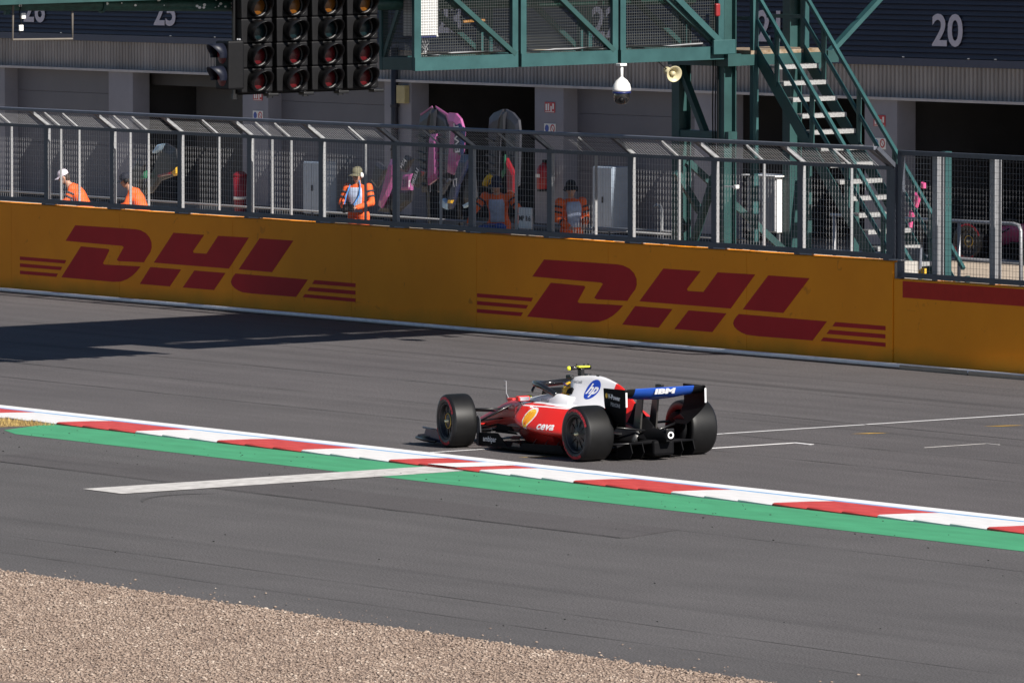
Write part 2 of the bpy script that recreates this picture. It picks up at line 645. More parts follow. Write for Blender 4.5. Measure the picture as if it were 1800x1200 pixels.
nt = M_STONE.node_tree
at_n = nt.nodes.new('ShaderNodeAttribute'); at_n.attribute_name = 'stone_tone'
rp = nt.nodes.new('ShaderNodeValToRGB')
for pos, c in ((0.0, (0.09, 0.064, 0.05)), (0.12, (0.20, 0.145, 0.115)), (0.55, (0.275, 0.207, 0.163)), (0.85, (0.335, 0.262, 0.212)), (1.0, (0.54, 0.46, 0.385))):
    e = rp.color_ramp.elements.new(pos) if pos not in (0.0, 1.0) else rp.color_ramp.elements[0 if pos == 0.0 else -1]
    e.color = (*c, 1)
nt.links.new(at_n.outputs['Fac'], rp.inputs['Fac'])
nt.links.new(rp.outputs['Color'], nt.nodes['Principled BSDF'].inputs['Base Color'])
gme = stones(330000, (5.0, 32.0), (-23.0, -12.45), 0.008, 0.026, 'gravel', lambda x, y: (y < -12.5 - 0.10 * rng.random(len(x)) ** 2) & (y > -12.6 - 0.62 * np.maximum(0, 30 - x)) & (y < -12.4) & (x + 1.69 * y > -14.5))
gme.materials.append(M_STONE)
o = link('gravel', gme)
tag(o, 'beige loose gravel of the trap at the front', 'gravel', kind='stuff')
gme = stones(900, (6.0, 30.0), (-12.6, -11.2), 0.008, 0.024, 'stray', lambda x, y: rng.random(len(x)) < np.clip((-11.2 - y) / 1.4, 0, 1) ** 3)
gme.materials.append(M_STONE)
tag(link('stray_gravel', gme), 'stray pale stones on the asphalt beside the gravel', 'gravel', kind='stuff')

# dry grass verge beyond the end of the green strip
gp = MB()
for i in range(5200):
    x = random.uniform(-17.5, -10.4)
    y = random.uniform(-2.25 + max(0, (-10.9 - x)) * 0.0, -1.32)
    if x > -10.9 and y < -1.32 - (-10.3 - x) * 1.4:
        continue
    h = random.uniform(0.02, 0.075); a = random.uniform(0, 6.28); w = 0.006
    dx, dy = math.cos(a), math.sin(a)
    t = random.uniform(-0.03, 0.03)
    gp.add([(x - dx * w, y - dy * w, 0.0), (x + dx * w, y + dy * w, 0.0), (x + t, y + t * dy, h)], [(0, 1, 2)])
tag(local('dry_grass', gp, mat('dry_grass_blades', (0.34, 0.22, 0.07), 0.9, var=0.35, scale=3.0, col2=(0.45, 0.33, 0.12)), fixn=False), 'strip of dry yellow grass beside the kerb', 'grass', kind='stuff')
sheet('grass_verge', [(-60, -1.3), (-10.6, -1.3), (-10.45, -1.5), (-10.75, -2.3), (-60, -2.3)], 0.003, mat('dry_soil', (0.27, 0.18, 0.07), 0.95, var=0.3, scale=5))

# ================================================================== pit wall with the painted boards
def board_mat(name, col, var=0.07):
    m = mat(name, col, 0.6, var=var, scale=0.8, spec=0.12, bump=0.25, bscale=1.6)
    nt = m.node_tree
    b = nt.nodes['Principled BSDF']
    src = b.inputs['Base Color'].links[0].from_socket
    tc = nt.nodes.new('ShaderNodeTexCoord')
    # scuffs and grime with shapes of their own
    n = nt.nodes.new('ShaderNodeTexNoise'); n.inputs['Scale'].default_value = 4.0; n.inputs['Detail'].default_value = 8
    n.inputs['Distortion'].default_value = 1.4
    nt.links.new(tc.outputs['Object'], n.inputs['Vector'])
    r = nt.nodes.new('ShaderNodeMapRange'); r.inputs['From Min'].default_value = 0.66; r.inputs['From Max'].default_value = 0.74
    r.inputs['To Max'].default_value = 0.6
    nt.links.new(n.outputs['Fac'], r.inputs['Value'])
    mx = nt.nodes.new('ShaderNodeMix'); mx.data_type = 'RGBA'
    nt.links.new(r.outputs[0], mx.inputs['Factor'])
    nt.links.new(src, mx.inputs[6])
    mx.inputs[7].default_value = (col[0] * .55, col[1] * .5, col[2] * .5 + .01, 1)
    # algae film creeping up from the foot, ragged
    sx = nt.nodes.new('ShaderNodeSeparateXYZ'); nt.links.new(tc.outputs['Object'], sx.inputs[0])
    n2 = nt.nodes.new('ShaderNodeTexNoise'); n2.inputs['Scale'].default_value = 1.3; n2.inputs['Detail'].default_value = 6
    nt.links.new(tc.outputs['Object'], n2.inputs['Vector'])
    ad = nt.nodes.new('ShaderNodeMath'); ad.operation = 'MULTIPLY_ADD'
    nt.links.new(n2.outputs['Fac'], ad.inputs[0]); ad.inputs[1].default_value = -0.34
    nt.links.new(sx.outputs['Z'], ad.inputs[2])
    r2 = nt.nodes.new('ShaderNodeMapRange'); r2.inputs['From Min'].default_value = -0.16; r2.inputs['From Max'].default_value = 0.14
    r2.inputs['To Min'].default_value = 0.55; r2.inputs['To Max'].default_value = 0.0
    nt.links.new(ad.outputs[0], r2.inputs['Value'])
    m2 = nt.nodes.new('ShaderNodeMix'); m2.data_type = 'RGBA'
    nt.links.new(r2.outputs[0], m2.inputs['Factor'])
    nt.links.new(mx.outputs[2], m2.inputs[6])
    m2.inputs[7].default_value = (0.20, 0.19, 0.015, 1)
    nt.links.new(m2.outputs[2], b.inputs['Base Color'])
    return m


M_YBOARD = board_mat('yellow_board', (0.98, 0.320, 0.012))
M_LRED = mat('logo_red', (0.50, 0.022, 0.024), 0.6, var=0.08, scale=1.2, spec=0.12)
M_CORE = mat('wall_concrete', (0.38, 0.36, 0.33), 0.9, var=0.2, scale=3, bump=0.2)
M_STEEL = mat('galvanised_steel', (0.26, 0.265, 0.28), 0.45, metal=0.35, var=0.15, scale=12)
M_POST = mat('fence_grey_paint', (0.055, 0.062, 0.080), 0.5, var=0.15, scale=8)
M_GALV = mat('bright_galvanised', (0.27, 0.275, 0.285), 0.55, metal=0.1, var=0.12, scale=12)
M_WIRE = mat('fence_wire', (0.34, 0.34, 0.35), 0.5, metal=0.2, var=0.1)

wall = thing('barrier_wall', 'long yellow pit wall with two large red logos', 'wall', (-35, 13.9, 0))
mb = MB()
mb.box(-75, -11.85, 13.74, 14.15, 0.0, 1.575)
part('wall_core', mb, M_CORE, wall)
xs = [-11.86 - 4.15 * k for k in range(13)]
for k in range(12):
    mb = MB()
    x1, x0 = xs[k] - 0.004, xs[k + 1] + 0.004
    dz = random.uniform(-0.006, 0.006)
    # a board with a rounded top edge folded back over the wall
    prof = [(13.70, 0.03), (13.70, 1.565), (13.708, 1.588), (13.725, 1.60), (13.85, 1.604), (13.85, 1.580), (13.735, 1.58), (13.735, 0.03)]
    mb.prism([(a, b + (dz if b > 1 else 0)) for a, b in prof], lambda a, b, d: (d, a, b), x0, x1)
    part('wall_board', mb, M_YBOARD, wall)

LOGO = {
    'stripe.a': [[-24.295, 0.619], [-22.506, 0.617], [-22.562, 0.555], [-24.295, 0.557]],
    'stripe.b': [[-24.295, 0.495], [-22.658, 0.492], [-22.722, 0.432], [-24.295, 0.432]],
    'stripe.c': [[-24.295, 0.366], [-22.823, 0.366], [-22.891, 0.304], [-24.295, 0.304]],
    'letter_d.a': [[-22.15, 1.25], [-20.787, 1.255], [-19.89, 1.255], [-19.697, 1.243], [-19.504, 1.2], [-19.369, 1.134], [-19.292, 1.047], [-19.284, 0.957], [-19.33, 0.875], [-19.464, 0.779], [-19.572, 0.685], [-20.512, 0.672], [-20.582, 0.694], [-20.317, 0.925], [-20.376, 0.945], [-21.179, 0.95], [-22.522, 0.961]],
    'letter_d.b': [[-21.939, 0.883], [-20.90, 0.873], [-20.865, 0.85], [-21.108, 0.612], [-21.061, 0.592], [-19.696, 0.609], [-19.85, 0.512], [-20.006, 0.435], [-20.2, 0.366], [-20.434, 0.316], [-20.707, 0.300], [-22.69, 0.305]],
    'letter_h.a': [[-18.477, 1.24], [-17.365, 1.24], [-17.771, 0.945], [-17.748, 0.915], [-17.278, 0.918], [-16.857, 1.24], [-15.761, 1.248], [-16.476, 0.69], [-19.202, 0.693]],
    'letter_h.b': [[-19.329, 0.613], [-18.202, 0.611], [-18.62, 0.300], [-19.726, 0.302]],
    'letter_h.c': [[-17.718, 0.611], [-16.598, 0.61], [-17.015, 0.3], [-18.144, 0.3]],
    'letter_l.a': [[-15.379, 1.248], [-14.195, 1.249], [-14.946, 0.685], [-16.12, 0.691]],
    'letter_l.b': [[-16.234, 0.615], [-15.041, 0.612], [-13.697, 0.608], [-14.105, 0.297], [-15.625, 0.293], [-15.993, 0.301], [-16.141, 0.326], [-16.271, 0.363], [-16.363, 0.409], [-16.401, 0.46], [-16.375, 0.513], [-16.308, 0.569]],
    'stripe.d': [[-13.461, 0.608], [-12.057, 0.606], [-12.056, 0.541], [-13.543, 0.539]],
    'stripe.e': [[-13.621, 0.483], [-12.06, 0.481], [-12.06, 0.416], [-13.71, 0.416]],
    'stripe.f': [[-13.793, 0.358], [-12.055, 0.353], [-12.055, 0.292], [-13.875, 0.3]]}
for dx, dz in ((0.0, 0.0), (-16.27, 0.022)):
    for k, poly in LOGO.items():
        mb = MB()
        mb.prism([(x + dx, z + dz) for x, z in poly], lambda a, b, d: (a, d, b), 13.6965, 13.705)
        part('red_' + k.split('.')[0], mb, M_LRED, wall)
# steel conduit running along the foot of the wall
single('steel_conduit', MB().tube([(-75 + i * 3.5, 13.49 + random.uniform(-.012, .012), 0.045) for i in range(20)] + [(-4, 13.40, 0.045)], 0.036, 10), mat('polished_conduit', (0.80, 0.80, 0.81), 0.35, metal=0.0, var=0.08), 'shiny steel conduit along the foot of the yellow wall', 'pipe', base=(-35, 13.6, 0), smooth=True)

low = thing('low_barrier_wall', 'lower yellow wall with a red band at the right end of the tall wall', 'wall', (-9, 13.9, 0))
mb = MB(); mb.box(-11.84, -3.0, 13.75, 14.15, 0.0, 1.30); part('wall_core', mb, M_CORE, low)
for x0, x1 in ((-11.845, -7.2), (-7.19, -3.0)):
    mb = MB(); mb.prism([(13.71, 0.06), (13.71, 1.31), (13.72, 1.33), (13.86, 1.335), (13.86, 1.31), (13.745, 1.31), (13.745, 0.06)], lambda a, b, d: (d, a, b), x0, x1)
    part('wall_board', mb, M_YBOARD, low)
mb = MB(); mb.box(-11.60, -3.0, 13.7065, 13.72, 1.055, 1.305); part('red_band', mb, mat('band_red', (0.52, 0.035, 0.022), 0.6, var=0.08, spec=0.1), low)
for k in range(4):
    mb = MB(); mb.bbox(-11.3 + k * 1.9, -11.3 + k * 1.9 + 1.84, 13.45 - .02 * k, 13.70, 0.0, 0.06 + random.uniform(0, .01), 0.012)
    part('base_slab', mb, M_CONC, low)

# ------------------------------------------------------------------ debris fence on the wall
PX = [-42.11 + 2.508 * k for k in range(13)]           # post positions, 2.5 m bays
fence = thing('debris_fence', 'grey wire debris fence with canted top on the yellow wall', 'fence', (-27, 13.75, 1.6))
YF, ZK, YT, ZT = 13.76, 3.00, 13.40, 3.29


def slant(t):
    return (YF + (YT - YF) * t, ZK + (ZT - ZK) * t)


mb = MB()
mb.box(-0.075, 0.075, -0.03, 0.03, 1.60, ZK + 0.03)
mb.add([(-0.075, -0.03, ZK + .03), (0.075, -0.03, ZK + .03), (0.075, 0.03, ZK + .03), (-0.075, 0.03, ZK + .03),
        (-0.075, YT - YF - 0.02, ZT), (0.075, YT - YF - 0.02, ZT), (0.075, YT - YF + 0.05, ZT), (-0.075, YT - YF + 0.05, ZT)],
       [(4, 5, 6, 7), (0, 1, 5, 4), (1, 2, 6, 5), (2, 3, 7, 6), (3, 0, 4, 7)])
mb.box(-0.12, 0.12, -0.06, 0.05, 1.60, 1.625)
post_me = mb.mesh('fence_post', M_POST, (0, 0, 0), True)
# paler strip painted in for the sunlit side of each post
copies('post', post_me, fence, [(x, YF, 0) for x in PX])
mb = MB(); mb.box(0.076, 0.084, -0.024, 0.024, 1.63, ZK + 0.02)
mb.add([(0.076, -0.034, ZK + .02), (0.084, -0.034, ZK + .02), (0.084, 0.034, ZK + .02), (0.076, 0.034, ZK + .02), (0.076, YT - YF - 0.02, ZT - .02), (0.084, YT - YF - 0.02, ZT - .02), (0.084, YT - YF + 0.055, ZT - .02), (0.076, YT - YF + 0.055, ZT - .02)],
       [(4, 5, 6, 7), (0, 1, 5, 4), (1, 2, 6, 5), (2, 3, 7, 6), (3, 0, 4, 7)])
copies('lit_post_side', mb.mesh('lit_post_side', M_GALV, (0, 0, 0), True), fence, [(x, YF, 0) for x in PX])
mids = [-41.05, -39.13, -38.43, -36.50, -35.82, -33.25, -31.36, -30.69, -28.14, -25.63, -23.18, -20.68, -18.14, -15.64, -13.15]
mb = MB(); mb.box(-0.012, 0.012, -0.002, 0.036, 1.64, ZK)
mb.add([(-0.012, -0.002, ZK), (0.012, -0.002, ZK), (0.012, 0.036, ZK), (-0.012, 0.036, ZK), (-0.012, YT - YF, ZT), (0.012, YT - YF, ZT), (0.012, YT - YF + 0.04, ZT), (-0.012, YT - YF + .04, ZT)],
       [(4, 5, 6, 7), (0, 1, 5, 4), (1, 2, 6, 5), (2, 3, 7, 6), (3, 0, 4, 7)])
copies('stiffener', mb.mesh('stiffener', M_GALV, (0, 0, 0), True), fence, [(x, YF + 0.01, 0) for x in mids])
X0, X1 = -44.6, -11.86
for nm, y, z, w, h in (('bottom_rail', YF - .045, 1.665, 0.05, 0.075), ('knee_rail', YF - .04, ZK, 0.05, 0.06)):
    mb = MB(); mb.box(X0, X1, y - w / 2, y + w / 2, z - h / 2, z + h / 2); part(nm, mb, M_POST, fence)
mb = MB(); mb.bbox(X0, X1, YT - 0.05, YT + 0.05, ZT - 0.01, ZT + 0.05, 0.012); part('top_rail', mb, mat('rail_grey', (0.115, 0.122, 0.15), 0.45, metal=0.2, var=0.12), fence)
mb = MB(); mb.bbox(X1 - .07, X1 + .05, YF - .06, YF + .06, 1.6, ZK, 0.01); mb.bar((X1 - .01, YF, ZK), (X1 - .01, YT, ZT + .03), 0.12, 0.06); part('end_post', mb, M_POST, fence)
# one bay of welded mesh, shared by every bay
mb = MB()
W = 0.0034
xw = 0.09
while xw < 2.44:
    mb.bar((xw, 0, 1.70), (xw, 0, ZK), W, W, (0, 1, 0))
    mb.bar((xw, 0, ZK), (xw, YT - YF, ZT), W, W, (0, 1, 0))
    xw += 0.084
z = 1.75
while z < ZK:
    mb.bar((0.07, 0.006, z), (2.44, 0.006, z), W * .8, W * .8)
    z += 0.102
for t in (.12, .35, .58, .81):
    y, z = slant(t)
    mb.bar((0.07, y - YF + .006, z), (2.44, y - YF + .006, z), W * .8, W * .8)
panel_me = mb.mesh('mesh_panel', M_WIRE, (0, 0, 0), True, fixn=False)
copies('mesh_panel', panel_me, fence, [(x, YF - 0.035, 0) for x in PX[:-1]])
# foot plates glinting along the wall top
mb = MB(); mb.bbox(-0.17, 0.17, -0.05, 0.05, 1.606, 1.628, 0.006)
copies('foot_plate', mb.mesh('foot_plate', M_GALV, (0, 0, 0), True), fence, [(x + 0.22, YF - 0.02, 0) for x in PX])

# ------------------------------------------------------------------ upright mesh fence on the low wall
f2 = thing('mesh_fence', 'upright square mesh fence on the low yellow wall', 'fence', (-9, 13.76, 1.33))
mb = MB(); mb.box(-11.78, -3, 13.73, 13.79, 3.20, 3.27); part('top_rail', mb, M_POST, f2)
mb = MB(); mb.box(-11.78, -3, 13.73, 13.79, 1.355, 1.43); part('bottom_rail', mb, M_POST, f2)
mb = MB(); mb.box(-0.055, 0.055, -0.03, 0.03, 1.335, 3.25); me = mb.mesh('end_post', M_POST, (0, 0, 0), True)
copies('end_post', me, f2, [(-11.73, 13.76, 0)])
mb = MB()
mb.box(-0.07, 0.07, 0.0, 0.012, 1.33, 3.2); mb.box(-0.012, 0.012, 0.012, 0.11, 1.33, 3.2); mb.box(-0.07, 0.07, 0.11, 0.122, 1.33, 3.2)
copies('column', mb.mesh('column', M_STEEL, (0, 0, 0), True), f2, [(x, 13.80, 0) for x in (-10.87, -9.32, -7.8, -6.3)])
for x0, x1 in ((-11.68, -10.9), (-10.84, -9.35), (-9.28, -7.85), (-7.75, -6.3)):
    mb = MB()
    x = x0
    while x < x1:
        mb.bar((x, 13.745, 1.43), (x, 13.745, 3.2), .0036, .0036, (0, 1, 0)); x += 0.085
    z = 1.47
    while z < 3.2:
        mb.bar((x0, 13.75, z), (x1, 13.75, z), .0036, .0036); z += 0.085
    part('mesh_panel', mb, M_WIRE if x0 < -11 else mat('backlit_wire', (0.10, 0.10, 0.11), 0.5), f2, fixn=False)  # darker wire copy, as it looks against the bright ground

# raised walkway behind the wall
mb = MB(); mb.box(-75, -19.6, 14.16, 16.1, 0.0, 0.75)
tag(part('walkway', mb, M_CONC), kind='structure')
mb = MB(); mb.box(-19.59, -3, 14.16, 16.1, 0.0, 0.45)
tag(part('walkway', mb, M_CONC), kind='structure')
# handrail on the far side of the walkway
hr = thing('walkway_handrail', 'thin steel handrail behind the debris fence', 'handrail', (-35, 16.05, 0.75))
part('rail', MB().tube([(-60, 16.05, 1.58), (-19.8, 16.05, 1.55)], 0.02, 8), M_GALV, hr, smooth=True)
part('rail', MB().tube([(-60, 16.05, 1.18), (-19.8, 16.05, 1.16)], 0.016, 8), M_GALV, hr, smooth=True)
mb = MB().tube([(0, 0, 0.75), (0, 0, 1.56)], 0.018, 8)
mb.bbox(-.05, .05, -.05, .05, 1.38, 1.47, .01)
copies('upright', mb.mesh('upright', M_POST, (0, 0, 0), True), hr, [(-58 + 2.0 * k, 16.05, 0) for k in range(20)])

# ================================================================== start gantry over the track, tower and stairs
M_TEAL = mat('teal_steel_paint', (0.013, 0.050, 0.050), 0.5, var=0.14, scale=3.0, col2=(0.018, 0.065, 0.063), spec=0.4)
M_TEALP = mat('sunlit_teal_paint', (0.014, 0.062, 0.066), 0.55, var=0.2, scale=2.0, col2=(0.026, 0.086, 0.088), spec=0.35)  # paler copy of the teal for steel that looks sunlit
M_DMESH = mat('dark_wire_mesh', (0.05, 0.055, 0.055), 0.6, var=0.1)
M_GRATE = mat('step_grating', (0.27, 0.27, 0.27), 0.6, metal=0.1, var=0.3, scale=40, bump=0.3)
M_BLACK = mat('black_plastic', (0.005, 0.005, 0.006), 0.55, spec=0.2, var=0.2, scale=10)
M_WBOX = mat('white_enamel', (0.75, 0.75, 0.74), 0.4, var=0.05, scale=4)
M_NAVY = mat('navy_trim', (0.012, 0.02, 0.11), 0.4, var=0.1)

gan = thing('start_gantry', 'green steel start gantry crossing above the track', 'gantry', (-17.9, 13.0, 0))
XF, XB = -17.40, -18.42
YL, YR = 8.56, 14.15
for x, nm in ((XF, 'f'), (XB, 'b')):
    mb = MB(); mb.box(x - 0.09, x, YL, 10.40, 4.54, 4.745); part('bottom_chord', mb, M_TEALP, gan)
    mb = MB(); mb.box(x - 0.09, x, 10.46, 12.20, 4.54, 4.745); part('bottom_chord', mb, M_TEALP, gan)
    mb = MB(); mb.box(x - 0.09, x, 12.26, YR, 4.54, 4.745); part('bottom_chord', mb, M_TEALP, gan)
    for y in (YL + .05, 10.35, 10.50, 12.16, 12.30, 14.1):
        w = 0.10 if y > YL + .06 else 0.12
        mb = MB(); mb.box(x - 0.085, x - 0.004, y - w * .5, y + w * .5, 4.745, 6.25); part('post', mb, M_TEALP, gan)
    for y0, y1 in ((8.62, 10.36), (10.52, 12.14), (12.32, 14.06)):
        mb = MB(); mb.bar((x - .045, y1, 4.74), (x - .045, y0 - 0.05, 6.2), 0.07, 0.10, (1, 0, 0)); part('diagonal', mb, M_TEAL, gan)
    mb = MB(); mb.box(x - 0.09, x, YL, YR, 6.25, 6.45); part('top_chord', mb, M_TEAL, gan)
    # wire mesh infill between the posts
    for y0, y1 in ((8.66, 10.30), (10.55, 12.10), (12.35, 14.05)):
        mb = MB()
        y = y0
        while y < y1:
            mb.bar((x - .10, y, 4.745), (x - .10, y, 6.25), .0045, .0045, (0, 1, 0)); y += 0.042
        z = 4.77
        while z < 6.2:
            mb.bar((x - .10, y0, z), (x - .10, y1, z), .0045, .0045); z += 0.042
        part('mesh_panel', mb, M_DMESH, gan, fixn=False)
for y, dz in ((YL, 0), (10.43, 0), (12.23, 0)):
    mb = MB(); mb.box(XB - .09 + .1, XF - .1, y, y + .09, 4.55, 4.74); part('cross_beam', mb, M_TEAL, gan)
mb = MB()   # end face: frame, brace and mesh
mb.bar((XB, YL + .04, 4.75), (XF - .1, YL + .04, 6.2), .08, .06, (0, 1, 0))
part('end_brace', mb, M_TEAL, gan)
mb = MB()
x = XB
while x < XF - .1:
    mb.bar((x, YL + .02, 4.74), (x, YL + .02, 6.25), .005, .005, (0, 1, 0)); x += 0.042
z = 4.77
while z < 6.2:
    mb.bar((XB, YL + .02, z), (XF - .1, YL + .02, z), .005, .005); z += 0.042
part('mesh_panel', mb, M_DMESH, gan, fixn=False)
mb = MB(); mb.box(XB + .01, XF - .11, YL + .1, YR - .05, 4.68, 4.72); part('walkway_floor', mb, mat('walkway_plate', (0.14, 0.13, 0.11), 0.8, var=0.3, scale=6), gan)
mb = MB(); mb.tube([(-17.75, 10.0, 5.27), (-17.75, 9.62, 5.26)], .02, 8); part('inner_rail', mb, mat('ochre_rail', (0.45, 0.22, 0.06), 0.6), gan)
# round beam carrying the lamps out over the track, and an unseen box above, shaped to cast the gantry shadow
mb = MB().tube([(-17.92, -14, 6.0), (-17.92, 1.67, 5.76), (-17.92, 5.85, 5.625), (-17.92, 8.9, 5.56), (-17.92, 13.9, 5.5)], 0.10, 14)
part('round_beam', mb, mat('weathered_green_beam', (0.012, 0.050, 0.040), 0.5, var=0.3, scale=8, col2=(0.025, 0.085, 0.068)), gan, smooth=True)
# peeling white paint flakes on the beam
mb = MB()
for i in range(46):
    y = random.choice([random.uniform(0.6, 8.8), random.uniform(5.0, 6.0)])
    a = random.uniform(-0.4, 1.5); r = 0.1035
    zc = 5.76 + (5.625 - 5.76) * (y - 1.67) / 4.18 if y < 5.85 else 5.625 + (5.56 - 5.625) * (y - 5.85) / 3.05
    s = random.uniform(0.012, 0.04)
    c = Vector((-17.92 + r * math.cos(a), y, zc + r * math.sin(a)))
    mb.ell(c, (0.004, s, s * .7), 6, 4)
tag(part('paint_flakes', mb, M_WBOX, gan), kind='stuff')
mb = MB().box(-18.45, -17.45, -14, 17.4, 5.76, 9.3)
part('upper_box', mb, M_TEAL, gan)
for y in (1.8, 4.6, 8.0):
    mb = MB().bar((-17.92, y, 5.6), (-17.92, y, 6.56), .08, .08); part('hanger', mb, M_TEAL, gan)
for y in (3.4, 8.9):
    mb = MB().lathe([(0.10, -.02), (.125, -.02), (.125, .02), (.10, .02)], (-17.92, y, 5.70 if y < 5 else 5.56), (0, 1, 0), 16); part('flange', mb, M_TEAL, gan)

# small bent-tube bracket hanging from the beam
br = thing('tube_bracket', 'pale bent tube frame hanging below the round beam at far left', 'bracket', (-17.7, 2.3, 5.2))
mb = MB().tube([(-17.7, 1.79, 5.74), (-17.7, 1.78, 5.23), (-17.7, 2.79, 5.21), (-17.7, 2.79, 5.62)], 0.018, 8)
part('frame', mb, mat('dull_beige_tube', (0.12, 0.105, 0.09), 0.6), br)
for y, z in ((1.97, 5.58), (1.93, 5.40)):
    mb = MB().bbox(-17.74, -17.70, y - .035, y + .035, z - .045, z + .045, .008); part('junction_box', mb, M_WBOX, br)
part('cable', MB().tube([(-17.72, 1.93, 5.75), (-17.72, 1.90, 5.6), (-17.72, 1.95, 5.45), (-17.72, 1.90, 5.3)], .008, 6), M_BLACK, br)

# ------------------------------------------------------------------ start lights
M_LRED2 = mat('red_lens', (0.09, 0.003, 0.006), 0.45, var=0.1, coat=0.2)
M_LAMB = mat('amber_lens', (0.16, 0.055, 0.003), 0.45, var=0.1, coat=0.2)
M_LGRN = mat('green_lens', (0.002, 0.014, 0.018), 0.45, var=0.1, coat=0.2)
M_HOOD = mat('lamp_hood', (0.004, 0.004, 0.005), 0.42, var=0.2, scale=8)
RZ, CY = 0.375, 0.613
lens_me = {}
mbh = MB(); mbh.bbox(-0.18, 0.0, -0.27, 0.27, -0.185, 0.185, 0.02)
house_me = mbh.mesh('lamp_housing', M_BLACK, (0, 0, 0), False)
hd = MB()
n = 26
vs, fs = [], []
for k in range(n + 1):
    a = math.radians(-62 + 304 * k / n)
    ca, sa = math.cos(a), math.sin(a)
    ln = 0.34 * (0.50 + 0.50 * max(0.0, (sa + .35) / 1.35))
    for r, x in ((.170, 0.0), (.162, ln), (.156, ln), (.162, 0.0)):
        vs.append((x, r * ca, r * sa - (0.03 * x)))
for k in range(n):
    for i in range(4):
        fs.append((k * 4 + i, k * 4 + (i + 1) % 4, (k + 1) * 4 + (i + 1) % 4, (k + 1) * 4 + i))
hd.add(vs, fs)
hood_me = hd.mesh('lamp_hood', M_HOOD, (0, 0, 0), False, True)
for key, mm in (('r', M_LRED2), ('a', M_LAMB), ('g', M_LGRN)):
    lm = MB(); lm.lathe([(0.0, .035), (.05, .032), (.09, .022), (.12, .004), (.13, .0)], (0.002, 0, 0), (1, 0, 0), 24)
    lens_me[key] = lm.mesh('lens', mm, (0, 0, 0), False, True)
pr_ = MB(); pr_.lathe([(.128, 0.0), (.165, .0), (.165, .05), (.140, .02)], (0, 0, 0), (1, 0, 0), 24)
ring_me = pr_.mesh('lens_ring', M_HOOD, (0, 0, 0), False, True)
place = ['first', 'second', 'third', 'fourth']
for c in range(4):
    y = 5.66 + CY * c
    t = thing('start_light', '%s start light column from the left, unlit lamps under the gantry' % place[c], 'race light', (-17.2, y, 4.3), 'start lights under the gantry')
    base = wloc(t)
    mb = MB(); mb.bbox(-17.44, -17.39, y - .29, y + .29, 4.28, 6.0, 0.01); part('backboard', mb, M_BLACK, t)
    mb = MB(); mb.box(-17.36, -17.33, y - .315, y - .285, 4.22, 6.0); mb.box(-17.37, -17.31, y - .335, y - .255, 4.22, 4.30); part('side_rail', mb, M_HOOD, t)
    for r, kk in enumerate(['r', 'r', 'g', 'a']):
        z = 4.50 + RZ * r
        p = lean((-17.16, y, z)) - base
        h = link('lamp', house_me, t); h.location = p
        for nm, me in (('lens', lens_me[kk]), ('hood', hood_me), ('lens_ring', ring_me)):
            o = link(nm, me, h)
    mb = MB(); mb.bbox(-17.2, -17.02, y + .12, y + .30, 4.255, 4.30, .01); part('bracket', mb, M_HOOD, t)
# a second pod turned to the pit lane side, seen from its flank
t = thing('pit_exit_light', 'black lamp pod seen from the side left of the start lights', 'race light', (-17.2, 5.15, 4.4))
mb = MB(); mb.bbox(-17.32, -16.9, 5.02, 5.30, 4.38, 5.12, 0.03); part('housing', mb, M_BLACK, t)
for z in (4.58, 4.92):
    mb = MB()
    vs, fs = [], []
    for k in range(n + 1):
        a = math.radians(-20 + 220 * k / n)
        ln = 0.24 * (0.5 + 0.5 * max(0, math.sin(a)))
        for r, d in ((.165, 0), (.155, ln), (.15, ln), (.158, 0)):
            vs.append((-17.1 + r * math.cos(a), 5.02 - d, z + r * math.sin(a)))
    for k in range(n):
        for i in range(4):
            fs.append((k * 4 + i, k * 4 + (i + 1) % 4, (k + 1) * 4 + (i + 1) % 4, (k + 1) * 4 + i))
    mb.add(vs, fs)
    part('hood', mb, mat('blue_grey_hood', (0.004, 0.006, 0.016), 0.5), t, smooth=True)
    part('lens', MB().lathe([(0, .03), (.1, .02), (.15, 0)], (-17.1, 5.018, z), (0, -1, 0), 20), M_LRED2, t, smooth=True)
for x in (-17.06, -17.0):
    mb = MB().ell((x, 5.27, 5.13), (.02, .02, .02), 8, 6); part('bolt', mb, M_STEEL, t)

# ------------------------------------------------------------------ things fixed to the gantry
t = thing('electrical_cabinet', 'white electrical cabinet behind the gantry mesh at left', 'cabinet', (-17.62, 8.83, 5.06))
mb = MB(); mb.bbox(-17.85, -17.54, 8.60, 9.05, 5.07, 5.64, 0.015); part('housing', mb, M_WBOX, t)
mb = MB(); mb.box(-17.85, -17.535, 8.60, 9.05, 5.045, 5.067); part('base_trim', mb, M_NAVY, t)
for y in (8.62, 9.03):
    part('bolt', MB().ell((-17.535, y, 5.06), (.02, .02, .02), 8, 6), M_WBOX, t)
for i in range(6):
    y = 8.70 + i * .035
    part('cable', MB().tube([(-17.6, y, 5.06), (-17.6, y + .02 + random.uniform(-.03, .04), 4.95), (-17.58, 8.86 + random.uniform(-.05, .03), 4.86), (-17.56, 8.84 + random.uniform(-.12, .04), 4.74)], .006, 6), M_GALV, t)
t = thing('cable_run', 'loose cables lying along the gantry floor', 'cable', (-17.45, 11.0, 4.75))
for i in range(3):
    pts = [(-17.46 - .02 * i, 8.7 + k * .3, 4.765 + random.uniform(0, .035)) for k in range(18)]
    part('cable', MB().tube(pts, .011, 6), (M_BLACK, M_GALV, mat('drab_cable', (0.2, 0.18, 0.13), 0.7))[i], t)

